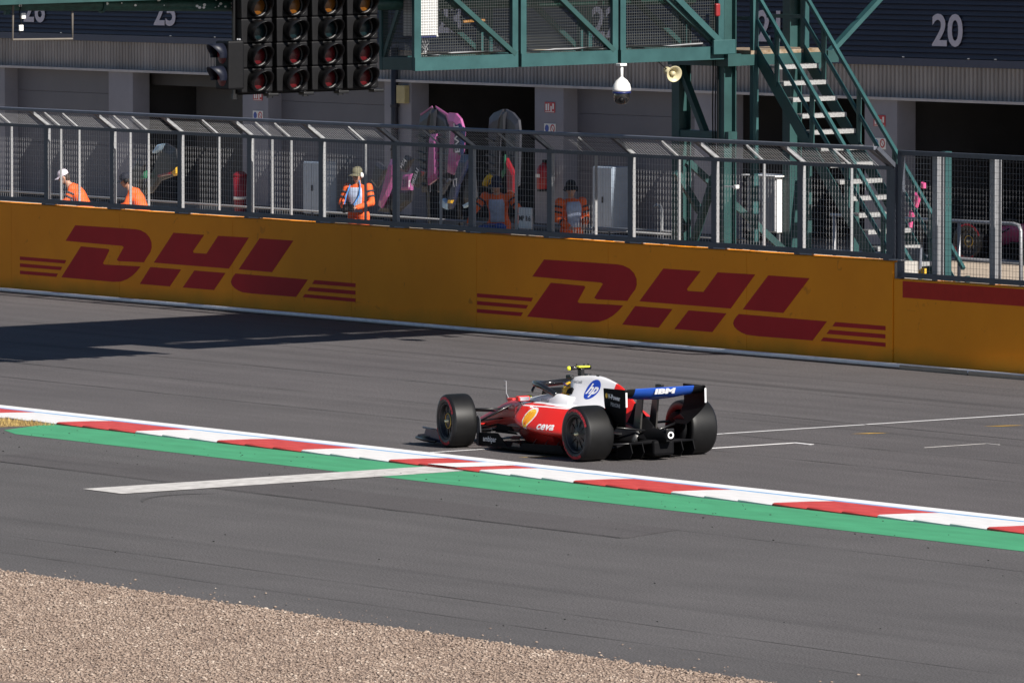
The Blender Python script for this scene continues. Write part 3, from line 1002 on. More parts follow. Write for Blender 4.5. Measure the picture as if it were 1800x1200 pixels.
t = thing('dome_camera', 'white dome security camera hanging from the gantry', 'security camera', (-17.3, 12.21, 3.9))
part('stem', MB().tube([(-17.3, 12.21, 4.54), (-17.3, 12.21, 4.28)], .024, 10), M_WBOX, t, smooth=True)
part('bracket', MB().bbox(-17.38, -17.24, 12.15, 12.27, 4.50, 4.54, .008), M_WBOX, t)
part('housing', MB().lathe([(.02, .19), (.04, .17), (.09, .13), (.13, .07), (.145, 0.0), (.145, -.035), (.12, -.04)], (-17.3, 12.21, 4.145), (0, 0, 1), 28), M_WBOX, t, smooth=True)
part('blue_ring', MB().lathe([(.13, 0), (.146, 0), (.146, -.03), (.11, -.03)], (-17.3, 12.21, 4.103), (0, 0, 1), 28), M_NAVY, t, smooth=True)
part('dark_dome', MB().lathe([(.118, 0), (.122, -.06), (.115, -.11), (.09, -.15), (.05, -.17), (0, -.175)], (-17.3, 12.21, 4.075), (0, 0, 1), 28), mat('smoked_dome', (0.01, 0.01, 0.012), 0.08, var=0.1, coat=0.8), t, smooth=True)
part('lens', MB().ell((-17.21, 12.15, 3.98), (.045, .045, .045), 12, 8), M_BLACK, t, smooth=True)

t = thing('horn_speaker', 'beige horn loudspeaker under the gantry beside the tower', 'loudspeaker', (-17.2, 13.1, 4.3))
ax = Vector((.95, -.10, -.18)).normalized()
hc = Vector((-17.22, 13.12, 4.345))
M_HORN = mat('cream_horn', (0.48, 0.43, 0.27), 0.45, var=0.12, scale=10)
part('horn', MB().lathe([(.03, -.16), (.05, -.10), (.085, -.04), (.125, .0), (.13, .004), (.122, .004), (.08, -.036), (.045, -.096), (.022, -.15)], hc, ax, 28), M_HORN, t, smooth=True)
part('throat', MB().lathe([(0, .0), (.035, -.005), (.04, -.03), (.03, -.14)], hc + ax * -.01, ax, 18), M_HORN, t, smooth=True)
part('driver', MB().lathe([(0, -.30), (.05, -.30), (.06, -.28), (.06, -.18), (.03, -.15)], hc, ax, 18), M_HORN, t, smooth=True)
part('bracket', MB().bar(hc + ax * -.2 + Vector((0, -.02, .02)), (-17.44, 12.95, 4.55), .03, .012), M_BLACK, t)

# ------------------------------------------------------------------ tower
tw = thing('gantry_tower', 'green steel tower carrying the gantry behind the wall', 'tower', (-18.0, 15.2, 0.45))
cols = ((-18.92, 14.30), (-17.57, 14.30), (-18.56, 16.15))
for x, y in cols:
    mb = MB()      # H-section column
    for yy in (y - .11, y + .098):
        mb.box(x - .11, x + .11, yy, yy + .016, 0.45, 9.4)
    mb.box(x - .012, x + .012, y - .094, y + .098, 0.45, 9.4)
    part('column', mb, M_TEAL, tw)
mb = MB(); mb.box(-19.1, -17.3, 14.16, 14.40, 4.43, 4.62); part('beam', mb, M_TEAL, tw)
mb = MB(); mb.box(-18.7, -17.3, 16.02, 16.22, 4.43, 4.62); part('beam', mb, M_TEAL, tw)
mb = MB(); mb.box(-17.62, -17.35, 14.41, 16.0, 4.43, 4.60); part('beam', mb, M_TEAL, tw)
mb = MB(); mb.box(-18.85, -18.60, 14.41, 16.0, 4.43, 4.60); part('beam', mb, M_TEAL, tw)
mb = MB(); mb.box(-19.0, -17.35, 14.20, 14.36, 3.28, 3.40); part('beam', mb, M_TEAL, tw)
for a, b in (((-18.92, 14.28, 4.4), (-17.6, 14.28, 2.6)), ((-17.6, 14.33, 3.3), (-18.9, 14.33, 1.1)), ((-18.5, 14.4, 2.1), (-18.5, 13.95, 2.75)),
             ((-18.9, 14.4, 2.9), (-18.6, 16.05, 1.4)), ((-17.0, 15.05, .5), (-17.0, 15.3, 2.6)), ((-18.9, 14.45, 1.3), (-18.6, 16.0, .6))):
    mb = MB().bar(a, b, .10, .10); part('brace', mb, M_TEAL, tw)
mb = MB().bar((-18.45, 16.5, 4.29), (-18.45, 18.4, 5.97), .07, .15, (1, 0, 0)); part('brace', mb, M_TEALP, tw)
mb = MB().bar((-17.35, 14.05, 4.80), (-17.35, 13.15, 5.6), .09, .09, (1, 0, 0)); part('knee_brace', mb, M_TEALP, tw)
mb = MB().bbox(-17.36, -17.30, 13.9, 14.3, 4.62, 4.85, .01); part('gusset_plate', mb, M_TEALP, tw)
# landing
mb = MB(); mb.box(-19.0, -17.36, 14.62, 16.0, 4.60, 4.66); part('landing', mb, mat('rusty_grating', (0.26, 0.15, 0.05), 0.8, var=0.5, scale=12, col2=(0.32, 0.26, 0.20)), tw)
for x, y in ((-17.42, 14.72), (-17.42, 15.66), (-18.6, 14.72)):
    mb = MB(); mb.box(x - .05, x + .05, y - .05, y + .05, .46 if y < 15 and x > -18 else 4.6, 5.8); part('guard_post', mb, M_TEALP, tw)
for z in (5.16, 5.62):
    mb = MB(); mb.box(-18.6, -17.42, 15.69, 15.73, z - .03, z + .03); part('guard_rail', mb, M_TEAL, tw)
    mb = MB(); mb.box(-18.6, -17.45, 14.69, 14.73, z - .03, z + .03); part('guard_rail', mb, M_TEAL, tw)
# cables clipped to the columns
for y, x in ((14.17, -17.62), (14.165, -17.68), (14.16, -17.75)):
    pts = [(x + random.uniform(-.012, .012), y, 0.6 + k * .45) for k in range(12)]
    part('cable', MB().tube(pts, .012, 6), M_BLACK, tw)
mb = MB().bar((-17.4, 14.16, 2.55), (-17.05, 14.16, 2.55), .02, .02); mb.bbox(-17.07, -17.0, 14.12, 14.19, 2.52, 2.58, .01); part('floodlight_arm', mb, M_WBOX, tw)
part('red_beacon', MB().bbox(-17.28, -17.2, 13.88, 13.96, 5.22, 5.42, .02), mat('red_plastic', (0.22, 0.010, 0.012), 0.45), tw)

# ------------------------------------------------------------------ stairs
st = thing('steel_stairs', 'green steel stairs with grey grating treads descending from the gantry', 'stairs', (-15.3, 15.2, 0.45))
NS = 16
x0, z0, x1, z1 = -17.35, 4.66, -13.02, 0.67
for y in (14.75, 15.62):
    mb = MB().bar((x0 - .1, y, z0 + .0), (x1, y, z1 - .1), .035, .21); part('stringer', mb, M_TEAL, st)
tr = MB()
tr.bbox(-.13, .13, 14.78, 15.60, -.022, .022, .005)
tr.box(.122, .134, 14.78, 15.60, -.045, .022)
for k in range(11):
    tr.box(-.12, .12, 14.80 + k * .078, 14.812 + k * .078, .022, .028)
tread_me = tr.mesh('tread', M_GRATE, (0, 0, 0), False)
locs = []
for k in range(1, NS):
    t_ = k / NS
    locs.append((x0 + (x1 - x0) * t_ + .03, 0, z0 + (z1 - z0) * t_))
copies('tread', tread_me, st, locs)
sl = (z1 - z0) / (x1 - x0)
for y in (14.75, 15.62):
    for dz, w, m_ in ((0.86, .055, M_TEALP), (0.45, .045, M_TEALP)):
        mb = MB().bar((x0 - .05, y, z0 + dz + .03), (x1 + .2, y, z1 + dz - .17), w, w); part('handrail', mb, m_, st)
    for k in range(0, 5):
        x = x0 + 0.55 + k * 1.02
        zz = z0 + sl * (x - x0)
        mb = MB().box(x - .028, x + .028, y - .03, y + .03, zz - .05, zz + .86); part('baluster', mb, M_TEAL, st)
for x, zt in ((-15.9, 3.2), (-14.0, 1.45)):
    for y in (14.75, 15.62):
        mb = MB().box(x - .05, x + .05, y - .05, y + .05, .45, zt - .1); part('leg', mb, M_TEAL, st)
mb = MB().box(-11.86, -11.72, 14.55, 14.67, .45, 3.22); part('newel_post', mb, M_TEALP, st)

# ================================================================== pit garage building
YB = 31.0
M_PILLAR = mat('pillar_grey_paint', (0.225, 0.23, 0.272), 0.7, var=0.08, scale=1.5)
M_DOOR = mat('roller_door_grey', (0.115, 0.118, 0.142), 0.6, var=0.06, scale=1.0)
M_DOORD = mat('dark_door_panel', (0.035, 0.033, 0.034), 0.6, var=0.15, scale=1.0)
M_CORR = mat('corrugated_taupe', (0.29, 0.265, 0.25), 0.65, var=0.22, scale=0.9, col2=(0.36, 0.335, 0.32), stretch=(3, 1, .5))
M_LOUV = mat('navy_louvre', (0.024, 0.025, 0.043), 0.5, var=0.12, scale=1.2)
M_NUM = mat('pale_number_paint', (0.52, 0.50, 0.58), 0.6, var=0.05)
M_GUT = mat('pale_gutter', (0.42, 0.41, 0.42), 0.6, var=0.12, scale=3)
M_INT = mat('garage_interior', (0.045, 0.045, 0.05), 0.8, var=0.2, scale=0.8)

bld = thing('pit_building', 'long pit garage building with navy louvres and grey doors', 'building', (-55, YB, 0))
PL = [-75.9 + 6.09 * k for k in range(-1, 9)]
mb = MB()
mb.box(-90, -18, YB + 0.36, 46, 2.93, 3.1)         # ceiling slab over the garages
mb.box(-90, -18, 40.0, 46, 0.0, 2.93)              # back rooms
part('back_block', mb, M_INT, bld)
mb = MB(); mb.box(-90, -18, YB + 0.12, 46, 3.1, 6.4); part('upper_block', mb, M_LOUV, bld)
for k, x in enumerate(PL):
    mb = MB(); mb.bbox(x, x + 1.12, YB, YB + 0.42, 0.0, 2.90, 0.008); part('pillar', mb, M_PILLAR, bld)
    if k != 8:
        mb = MB(); mb.box(x + 0.45, x + 0.67, YB + 0.43, 40.0, 0.0, 2.93); part('partition', mb, M_INT, bld)
    mb = MB(); mb.bbox(x - .008, x + 1.128, YB - .012, YB + .1, 0.0, 0.16, 0.006); part('foot_band', mb, mat('dark_foot_band', (0.06, 0.06, 0.065), 0.8), bld)  # dark band along the pillar foot
# gutter, corrugated fascia, lip, louvres
mb = MB(); mb.box(-90, -18, YB - 0.10, YB + 0.30, 2.895, 2.945); part('gutter', mb, M_GUT, bld)
PER = 0.138
prof = [(0.0, 0.0), (0.30, 0.0), (0.42, -0.035), (0.88, -0.035)]
for k in range(12):
    mb = MB()
    xa = -90 + 6.0 * k
    n_ = int(6.0 / PER)
    per = 6.0 / n_
    pts = []
    for i in range(n_):
        for a, d in prof:
            pts.append((xa + (i + a) * per, YB + 0.05 + d))
    pts.append((xa + 6.0, YB + 0.05))
    vs = [(x, y, z) for z in (2.945, 3.545) for x, y in pts]
    m_ = len(pts)
    mb.add(vs, [(i, i + 1, m_ + i + 1, m_ + i) for i in range(m_ - 1)])
    part('corrugated_sheet', mb, M_CORR, bld, fixn=False)
mb = MB(); mb.box(-90, -18, YB - 0.03, YB + 0.12, 3.545, 3.69); part('fascia_lip', mb, mat('navy_lip', (0.030, 0.034, 0.075), 0.45, var=0.1), bld)
z = 3.70
k = 0
while z < 5.6:
    mb = MB()
    mb.prism([(YB + .12, z + .004), (YB - .012, z + .004), (YB + .03, z + .096), (YB + .12, z + .096)], lambda a, b, d: (d, a, b), -90, -18)
    part('louvre', mb, M_LOUV, bld)
    z += 0.10
    k += 1
for x in (-72.0, -66.9, -64.9, -62.3, -40.3, -38.0, -35.8, -34.9, -33.6):
    part('lip_lamp', MB().bbox(x, x + .06, YB - .05, YB - .031, 3.70, 3.72, .004), M_WBOX, bld)
# painted garage numbers
DIG = {}
for i, nnum in enumerate(['20', '21', '22', '23', '24', '25', '26']):
    xc = -36.52 - 6.13 * i
    mb = sheet_text(nnum, 0.60, (xc, YB - 0.016, 4.19), (1, 0, 0), (0, 0, 1), bold=0.018, sx=1.28, spacing=1.0)
    part('number', mb, M_NUM, bld, fixn=False)
# doors, panel by panel
door = MB(); door.bbox(0, 5.06, 0, 0.04, 0.0, 0.566, 0.006)
dm = door.mesh('door_panel', M_DOOR, (0, 0, 0), True)
ddoor = MB(); ddoor.bbox(0, 2.50, 0, 0.04, 0.0, 2.74, 0.006)
ddm = ddoor.mesh('dark_panel', M_DOORD, (0, 0, 0), True)
for i, kind in ((1, 'c'), (2, 'd'), (3, 'c'), (4, 'o'), (5, 'c'), (6, 'o'), (7, 'o'), (0, 'c'), (8, 'o')):
    x = PL[i] + 1.0
    if kind == 'c':
        copies('door_panel', dm, bld, [(x, YB + 0.33, 0.10 + 0.57 * j) for j in range(5)])
        mb = MB(); mb.box(x, x + 5.2, YB + .335, YB + .40, 0.0, 0.098); part('door_foot_strip', mb, M_BLACK, bld)  # black strip below the door panels
    elif kind == 'd':
        copies('dark_panel', ddm, bld, [(x + 1.0 + 2.52 * j, YB + 1.1, 0.02) for j in range(2)])
        mb = MB(); mb.box(x, x + 5.2, YB + .5, YB + 1.2, 2.60, 2.9); part('door_header', mb, M_DOORD, bld)
# open garage in the middle: fittings on its back wall, lit lamp
mb = MB().box(-64.5, -58.0, 36.01, 36.05, 0.02, 2.9)
part('back_board', mb, mat('black_back_board', (0.02, 0.02, 0.022), 0.6), bld)
part('board_lettering', sheet_text('RICH', 0.15, (-60.3, 35.99, 2.03), (1, 0, 0), (0, 0, 1), bold=0.004, sx=1.25), mat('dim_lettering', (0.10, 0.10, 0.11), 0.6), bld, fixn=False)
lamp = MB().bbox(-60.6, -60.36, 35.0, 35.1, 2.19, 2.31, .02)
part('spot_lamp', lamp, mat('lit_lamp', (0.8, 0.8, 0.7), 0.4, emit=(1.0, 0.95, 0.75), estr=7.0), bld)
lamp = MB().bbox(-59.7, -59.35, 33.4, 33.5, 2.50, 2.53, .008)
part('tube_lamp', lamp, mat('tube_lamp', (0.8, 0.8, 0.8), 0.4, emit=(1.0, 0.9, 0.75), estr=1.6), bld)

# safety signs on the pillars
def pillar_sign(x, lab):
    t = thing('safety_sign', 'red and white safety sign %s' % lab, 'sign', (x, YB, 2.38), 'pillar signs')
    mb = MB().bbox(x - .2, x + .2, YB - .012, YB - .002, 2.39, 2.60, .004); part('red_plate', mb, mat('sign_red', (0.45, 0.02, 0.03), 0.4), t)
    mb = MB()
    mb.box(x - .16, x - .10, YB - .015, YB - .0125, 2.43, 2.56); mb.box(x - .07, x - .02, YB - .015, YB - .0125, 2.43, 2.57)
    mb.box(x + .03, x + .08, YB - .015, YB - .0125, 2.42, 2.52); mb.box(x + .11, x + .16, YB - .015, YB - .0125, 2.46, 2.57)
    mb.box(x - .17, x + .17, YB - .015, YB - .0125, 2.400, 2.412)
    part('white_print', mb, M_WBOX, t)
    t = thing('notice_sign', 'white notice with blue and red circles %s' % lab, 'sign', (x, YB, 1.95), 'pillar signs')
    mb = MB().bbox(x - .22, x + .22, YB - .012, YB - .002, 1.96, 2.17, .004); part('white_plate', mb, M_WBOX, t)
    part('blue_print', MB().lathe([(0, 0), (.075, 0), (.075, .003), (0, .003)], (x - .11, YB - .0125, 2.07), (0, -1, 0), 20), mat('sign_blue', (0.02, 0.06, 0.35), 0.4), t)
    mb = MB().lathe([(.06, 0), (.085, 0), (.085, .003), (.06, .003)], (x + .11, YB - .0125, 2.07), (0, -1, 0), 20)
    mb.bar((x + .06, YB - .014, 2.12), (x + .16, YB - .014, 2.02), .015, .002)
    part('red_print', mb, mat('sign_red', (0.45, 0.02, 0.03), 0.4), t)
pillar_sign(-63.03, 'on the pillar below the start lights')
pillar_sign(-50.93, 'on the pillar left of the dome camera')
pillar_sign(-38.83, 'on the pillar behind the stairs')

t = thing('drain_pipe', 'dark drain pipe down the pillar right of the start lights', 'pipe', (-57.05, YB - .09, 0))
part('pipe', MB().tube([(-57.05, YB - .09, 0.0), (-57.05, YB - .09, 3.6)], .075, 12), mat('dark_pipe', (0.028, 0.028, 0.035), 0.5), t, smooth=True)
for z in (.6, 1.5, 2.4):
    part('clip', MB().lathe([(.07, -.03), (.09, -.03), (.09, .03), (.07, .03)], (-57.05, YB - .09, z), (0, 0, 1), 12), mat('dark_pipe', (0.028, 0.028, 0.035), 0.5), t)
t = thing('yellow_junction_box', 'small faded yellow box on the pillar beside the drain pipe', 'box', (-56.75, YB, 2.45))
part('lid', MB().bbox(-56.93, -56.58, YB - .12, YB - .002, 2.46, 2.83, .012), mat('faded_yellow', (0.42, 0.36, 0.18), 0.6), t)
for x in (-56.9, -56.62):
    part('screw', MB().ell((x, YB - .12, 2.80), (.012, .006, .012), 8, 4), M_STEEL, t)

# ================================================================== things in the pit lane
# outlines of car parts stood up against the garages: (part, Y of its face, [(X, Z), ...])
SHAPES = {
    'undertray_a': [
        ('plate', 29.2, [[-53.02, 2.359], [-52.562, 2.531], [-52.658, 2.171], [-52.688, 0.812], [-52.96, 0.804], [-53.088, 1.827], [-53.087, 2.09]]),
        ('plate', 29.2, [[-52.387, 2.534], [-51.961, 2.401], [-51.866, 2.213], [-51.867, 1.928], [-51.939, 0.976], [-52.341, 0.822], [-52.387, 2.178]]),
        ('pink_rim', 29.19, [[-53.022, 2.378], [-52.536, 2.555], [-52.526, 2.52], [-52.988, 2.346]]),
        ('pink_rim', 29.19, [[-52.393, 2.558], [-51.873, 2.398], [-51.76, 2.168], [-51.816, 2.167], [-51.948, 2.368], [-52.384, 2.516]]),
        ('pink_spine', 29.12, [[-52.487, 1.988], [-52.226, 2.006], [-52.189, 1.115], [-52.569, 0.962], [-52.549, 1.296]]),
        ('keel', 29.15, [[-52.457, 2.487], [-52.31, 2.49], [-52.292, 2.01], [-52.572, 2.004]]),
    ],
    'cover': [
        ('pink_skin', 29.0, [[-51.546, 2.445], [-51.264, 2.435], [-51.076, 2.332], [-50.936, 2.099], [-50.983, 1.721], [-51.171, 1.338], [-51.359, 1.209], [-51.604, 1.255], [-51.547, 1.517], [-51.452, 1.946], [-51.424, 2.183]]),
        ('navy_panel', 28.98, [[-51.229, 2.259], [-51.042, 2.239], [-50.911, 2.101], [-50.948, 1.887], [-50.995, 1.603], [-51.315, 1.607], [-51.239, 1.951]]),
    ],
    'nose_a': [
        ('shell', 28.6, [[-50.344, 1.658], [-49.962, 1.667], [-50.204, 1.332], [-50.438, 1.067], [-50.555, 0.804], [-50.719, 0.564], [-50.93, 0.557], [-50.859, 0.795], [-50.672, 1.06], [-50.531, 1.347]]),
        ('blue_tip', 28.58, [[-51.177, 0.716], [-51.013, 0.773], [-50.811, 0.68], [-50.896, 0.547], [-51.154, 0.598]]),
        ('yellow_patch', 28.57, [[-50.794, 0.742], [-50.611, 0.747], [-50.658, 0.68], [-50.827, 0.675]]),
        ('wing_element', 28.8, [[-51.533, 0.862], [-51.203, 1.155], [-51.156, 1.109], [-51.462, 0.817]]),
    ],
    'nose_b': [
        ('shell', 28.7, [[-50.329, 1.631], [-50.073, 1.59], [-49.957, 0.818], [-50.283, 0.62], [-50.423, 0.71], [-50.329, 1.042], [-50.422, 1.369]]),
        ('red_edge', 28.68, [[-50.294, 1.632], [-50.085, 1.626], [-50.295, 1.421], [-50.397, 1.371]]),
        ('blue_tip', 28.68, [[-50.445, 0.635], [-50.039, 0.765], [-50.016, 0.7], [-50.389, 0.59]]),
    ],
    'undertray_b': [
        ('plate', 29.3, [[-50.444, 2.359], [-50.282, 2.457], [-49.934, 2.539], [-50.017, 2.227], [-50.096, 1.684], [-50.143, 0.882], [-50.352, 0.876], [-50.445, 1.345], [-50.491, 2.075]]),
        ('plate', 29.3, [[-49.818, 2.542], [-49.541, 2.473], [-49.311, 2.337], [-49.256, 2.08], [-49.311, 1.048], [-49.772, 0.893], [-49.828, 2.232]]),
        ('keel', 29.25, [[-49.84, 2.491], [-49.743, 2.494], [-49.724, 2.067], [-49.965, 2.061]]),
        ('red_panel', 29.1, [[-49.433, 1.591], [-49.111, 1.272], [-49.102, 0.898], [-49.387, 0.889]]),
        ('green_piping', 29.08, [[-49.492, 1.661], [-49.446, 1.662], [-49.427, 1.311], [-49.584, 1.189], [-49.621, 1.282], [-49.492, 1.356]]),
    ],
    'nose_c': [
        ('pink_shell', 28.5, [[-52.985, 1.499], [-52.779, 1.54], [-52.808, 1.218], [-53.155, 0.731], [-53.386, 0.504], [-53.501, 0.554], [-53.347, 0.821], [-53.202, 1.111]]),
        ('black_plate', 28.9, [[-54.507, 1.011], [-54.264, 1.407], [-53.843, 1.269], [-54.241, 0.863]]),
        ('black_flap', 28.45, [[-52.301, 1.602], [-52.03, 1.526], [-52.301, 1.253], [-52.549, 1.293], [-52.468, 1.467]]),
        ('black_board', 28.4, [[-51.81, 1.391], [-51.469, 1.282], [-51.763, 0.961], [-52.034, 1.053]]),
        ('pink_panel', 28.5, [[-52.484, 1.198], [-52.15, 1.231], [-52.179, 0.898], [-52.58, 0.886]]),
        ('navy_plate', 28.47, [[-52.408, 1.087], [-52.184, 1.105], [-52.203, 0.962], [-52.422, 0.956]]),
        ('red_tip', 28.38, [[-51.572, 1.296], [-51.44, 1.284], [-51.534, 1.205]]),
        ('black_base', 28.6, [[-53.716, 0.423], [-53.378, 0.72], [-52.945, 0.972], [-52.754, 0.87], [-52.324, 0.89], [-52.372, 0.679], [-52.946, 0.399]]),
    ],
    'wing_d': [
        ('black_shell', 29.0, [[-65.026, 0.762], [-64.944, 1.005], [-64.631, 1.265], [-64.435, 1.081], [-64.49, 0.777], [-64.625, 0.47], [-65.001, 0.459]]),
        ('black_shell', 29.05, [[-64.531, 0.623], [-64.076, 0.988], [-63.914, 1.445], [-63.542, 1.542], [-63.094, 1.428], [-63.006, 1.067], [-63.218, 0.861], [-63.811, 0.744], [-64.185, 0.481], [-64.532, 0.421]]),
        ('blue_script', 28.95, [[-63.967, 1.322], [-63.727, 1.509], [-63.462, 1.541], [-63.622, 1.401], [-63.861, 1.32]]),
        ('yellow_tip', 28.93, [[-63.058, 0.94], [-62.794, 1.077], [-62.784, 0.928], [-62.953, 0.868]]),
        ('red_stripe', 28.93, [[-63.693, 0.872], [-63.058, 0.958], [-63.058, 0.905], [-63.694, 0.822]]),
        ('green_stripe', 28.93, [[-64.439, 0.832], [-64.214, 0.951], [-64.215, 0.788], [-64.413, 0.757]]),
    ],
    'wing_e': [
        ('pink_blade', 28.2, [[-33.348, 1.422], [-33.163, 1.381], [-33.296, 1.141], [-33.389, 1.161]]),
        ('pink_blade', 28.2, [[-33.516, 1.092], [-33.372, 1.027], [-33.43, 0.928], [-33.557, 0.942]]),
        ('pink_blade', 28.2, [[-33.591, 0.853], [-33.455, 0.885], [-33.497, 0.716], [-33.624, 0.689]]),
        ('pink_blade', 28.25, [[-33.215, 1.61], [-33.113, 1.594], [-33.113, 1.497], [-33.197, 1.494]]),
    ],
    'board': [
        ('panel', 15.0, [[-13.527, 1.68], [-13.09, 1.695], [-13.106, 1.361], [-13.514, 1.345]]),
        ('yellow_frame', 15.02, [[-13.592, 1.361], [-12.994, 1.383], [-12.994, 1.305], [-13.591, 1.283]]),
    ],
    'flag': [
        ('cloth', 14.75, [[-25.685, 2.504], [-25.604, 2.479], [-25.674, 2.383], [-25.743, 2.279], [-25.906, 2.288], [-25.821, 2.408]]),
    ],
    'bluebag': [
        ('bag', 14.4, [[-25.148, 1.665], [-24.571, 1.692], [-24.564, 1.552], [-25.233, 1.533]]),
    ],}
M_PINK = mat('pink_bodywork', (0.32, 0.085, 0.23), 0.35, var=0.1, scale=3, coat=0.4)
M_CARB = mat('carbon_plate', (0.030, 0.032, 0.042), 0.4, var=0.25, scale=7)
M_DKB = mat('black_bodywork', (0.014, 0.015, 0.02), 0.35, var=0.2, scale=6)
M_NVB = mat('navy_bodywork', (0.012, 0.018, 0.05), 0.35, var=0.2, scale=6)
M_LBLUE = mat('light_blue_print', (0.30, 0.46, 0.62), 0.5)
M_YELL = mat('yellow_tip_paint', (0.62, 0.36, 0.03), 0.5)
M_RDP = mat('red_bodywork', (0.16, 0.010, 0.016), 0.35, coat=0.4)
M_GRP = mat('green_piping', (0.01, 0.10, 0.05), 0.5)
M_WHT = mat('white_print', (0.72, 0.72, 0.74), 0.5)


def shape_thing(key, name, label, cat, mats, text=(), thick=0.05, group=None):
    rows = SHAPES[key]
    zmin = min(z for _, _, p in rows for _, z in p)
    xm = sum(x for x, _ in rows[0][2]) / len(rows[0][2])
    t = thing(name, label, cat, (xm, rows[0][1], 0.0), group)
    for pn, Y, poly in rows:
        mb = MB()
        n = len(poly)
        cx = sum(a for a, _ in poly) / n
        cz = sum(b for _, b in poly) / n
        thk = thick if pn not in ('pink_rim', 'red_tip', 'navy_plate', 'green_piping') else .012
        # bulged slab: outline at the rim, raised centre in front, flat behind
        vs = [(a, Y, b) for a, b in poly] + [(cx + (a - cx) * .72, Y - thk * .8, cz + (b - cz) * .72) for a, b in poly] + [(a, Y + thk, b) for a, b in poly]
        fs = [(i, (i + 1) % n, n + (i + 1) % n, n + i) for i in range(n)] + [tuple(range(n, 2 * n))]
        fs += [(i, 2 * n + i, 2 * n + (i + 1) % n, (i + 1) % n) for i in range(n)] + [tuple(range(3 * n - 1, 2 * n - 1, -1))]
        mb.add(vs, fs)
        part(pn, mb, mats.get(pn, M_DKB), t)
    for s, size, on, xd, yd, m in text:
        Y, poly = [(y_, p_) for pn, y_, p_ in rows if pn == on][0]
        c = (sum(a for a, _ in poly) / len(poly), Y - thick * .8 - .006, sum(b for _, b in poly) / len(poly))
        part('lettering', sheet_text(s, size, c, xd, yd, bold=0.004), m, t, fixn=False)
    if name == 'car_undertray':
        x0, x1 = min(a for a, _ in rows[0][2]), max(a for a, _ in rows[1][2])
        for k in range(7):
            z = 1.95 - k * .16
            for xa, xb in ((x0 + .03, x0 + .34), (x1 - .34, x1 - .03)):
                part('rib', MB().bar((xa, rows[0][1] - .06, z), (xb, rows[0][1] - .06, z - .05), .05, .03), M_DKB, t)
    # stand that keeps it upright
    mb = MB().bar((xm - .25, rows[0][1] + .12, 0.03), (xm + .25, rows[0][1] + .12, 0.03), .05, .05)
    mb.bar((xm, rows[0][1] + .12, 0.03), (xm, rows[0][1] + .06, zmin + .35), .05, .05)
    part('stand', mb, M_BLACK, t)
    return t


shape_thing('undertray_a', 'car_undertray', 'black and pink car undertray standing upright before the open garage', 'car part',
            {'plate': M_CARB, 'pink_rim': M_PINK, 'pink_spine': M_PINK, 'keel': M_DKB})
shape_thing('cover', 'engine_cover', 'pink car cover with white lettering beside the black and pink undertray', 'car part', {'pink_skin': M_PINK, 'navy_panel': M_NVB},
            [('BWT', 0.20, 'navy_panel', (-0.10, 0, 1), (-1, 0, -.1), M_WHT)])
shape_thing('nose_a', 'nose_cone', 'navy car nose with number 17 leaning below the pink cover', 'car part', {'shell': M_NVB, 'blue_tip': M_LBLUE, 'yellow_patch': M_YELL, 'wing_element': M_CARB},
            [('17', 0.16, 'shell', (1, 0, .2), (-.35, 0, 1), M_WHT)])
shape_thing('nose_b', 'nose_cone', 'black car nose with red edge and pale blue tip', 'car part', {'shell': M_DKB, 'red_edge': M_RDP, 'blue_tip': M_LBLUE})
shape_thing('undertray_b', 'car_undertray', 'plain dark car undertray standing upright behind the shaded marshal', 'car part', {'plate': M_CARB, 'keel': M_DKB, 'red_panel': M_RDP, 'green_piping': M_GRP})
shape_thing('nose_c', 'nose_cone', 'pink and black car nose parts behind the marshal with the camera', 'car part',
            {'pink_shell': M_PINK, 'pink_panel': M_PINK, 'navy_plate': M_WHT, 'red_tip': M_RDP, 'black_plate': M_CARB},
            [('PIRELLI', 0.10, 'black_board', (.62, 0, 1), (-1, 0, .5), M_WHT), ('WA', 0.12, 'black_flap', (.7, 0, .6), (-.8, 0, 1), M_WHT), ('31', 0.15, 'navy_plate', (1, 0, 0), (0, 0, 1), M_NVB)])
shape_thing('wing_d', 'car_wing', 'black car wing with blue script and yellow tip behind the dark capped marshal', 'car part',
            {'blue_script': M_LBLUE, 'yellow_tip': M_YELL, 'red_stripe': M_RDP, 'green_stripe': M_GRP})
shape_thing('wing_e', 'car_wing', 'pink slatted car wing seen through the fence at right', 'car part', {'pink_blade': mat('bright_pink_blade', (0.62, 0.09, 0.25), 0.4)}, thick=0.03)

t = thing('notice_board', 'grey board on a yellow frame behind the right mesh fence', 'board', (-13.3, 15.0, 0.45))
for pn, Y, poly in SHAPES['board']:
    part(pn, MB().prism(poly, lambda a, b, d: (a, d, b), Y, Y + .04), mat('slate_board', (0.13, 0.14, 0.17), 0.6) if pn == 'panel' else M_YELL, t)
part('leg', MB().box(-13.5, -13.46, 15.02, 15.06, .45, 1.34), M_YELL, t)
part('leg', MB().box(-13.14, -13.10, 15.02, 15.06, .45, 1.34), M_YELL, t)

t = thing('blue_bag', 'crumpled blue bag on top of the wall before the shaded marshal', 'bag', (-24.87, 14.4, 1.6))
mb = MB(); mb.ell((-24.88, 14.32, 1.655), (.30, .13, .062), 18, 10); mb.ell((-24.7, 14.36, 1.66), (.16, .10, .07), 14, 8); mb.ell((-25.06, 14.30, 1.645), (.15, .11, .05), 14, 8)
part('cloth', mb, mat('blue_nylon', (0.012, 0.06, 0.30), 0.6, var=0.3, scale=14, bump=0.5, bscale=18), t, smooth=True)
part('strap', MB().tube([(-25.1, 14.25, 1.66), (-24.9, 14.18, 1.72), (-24.66, 14.25, 1.69)], .01, 6), M_NVB, t)

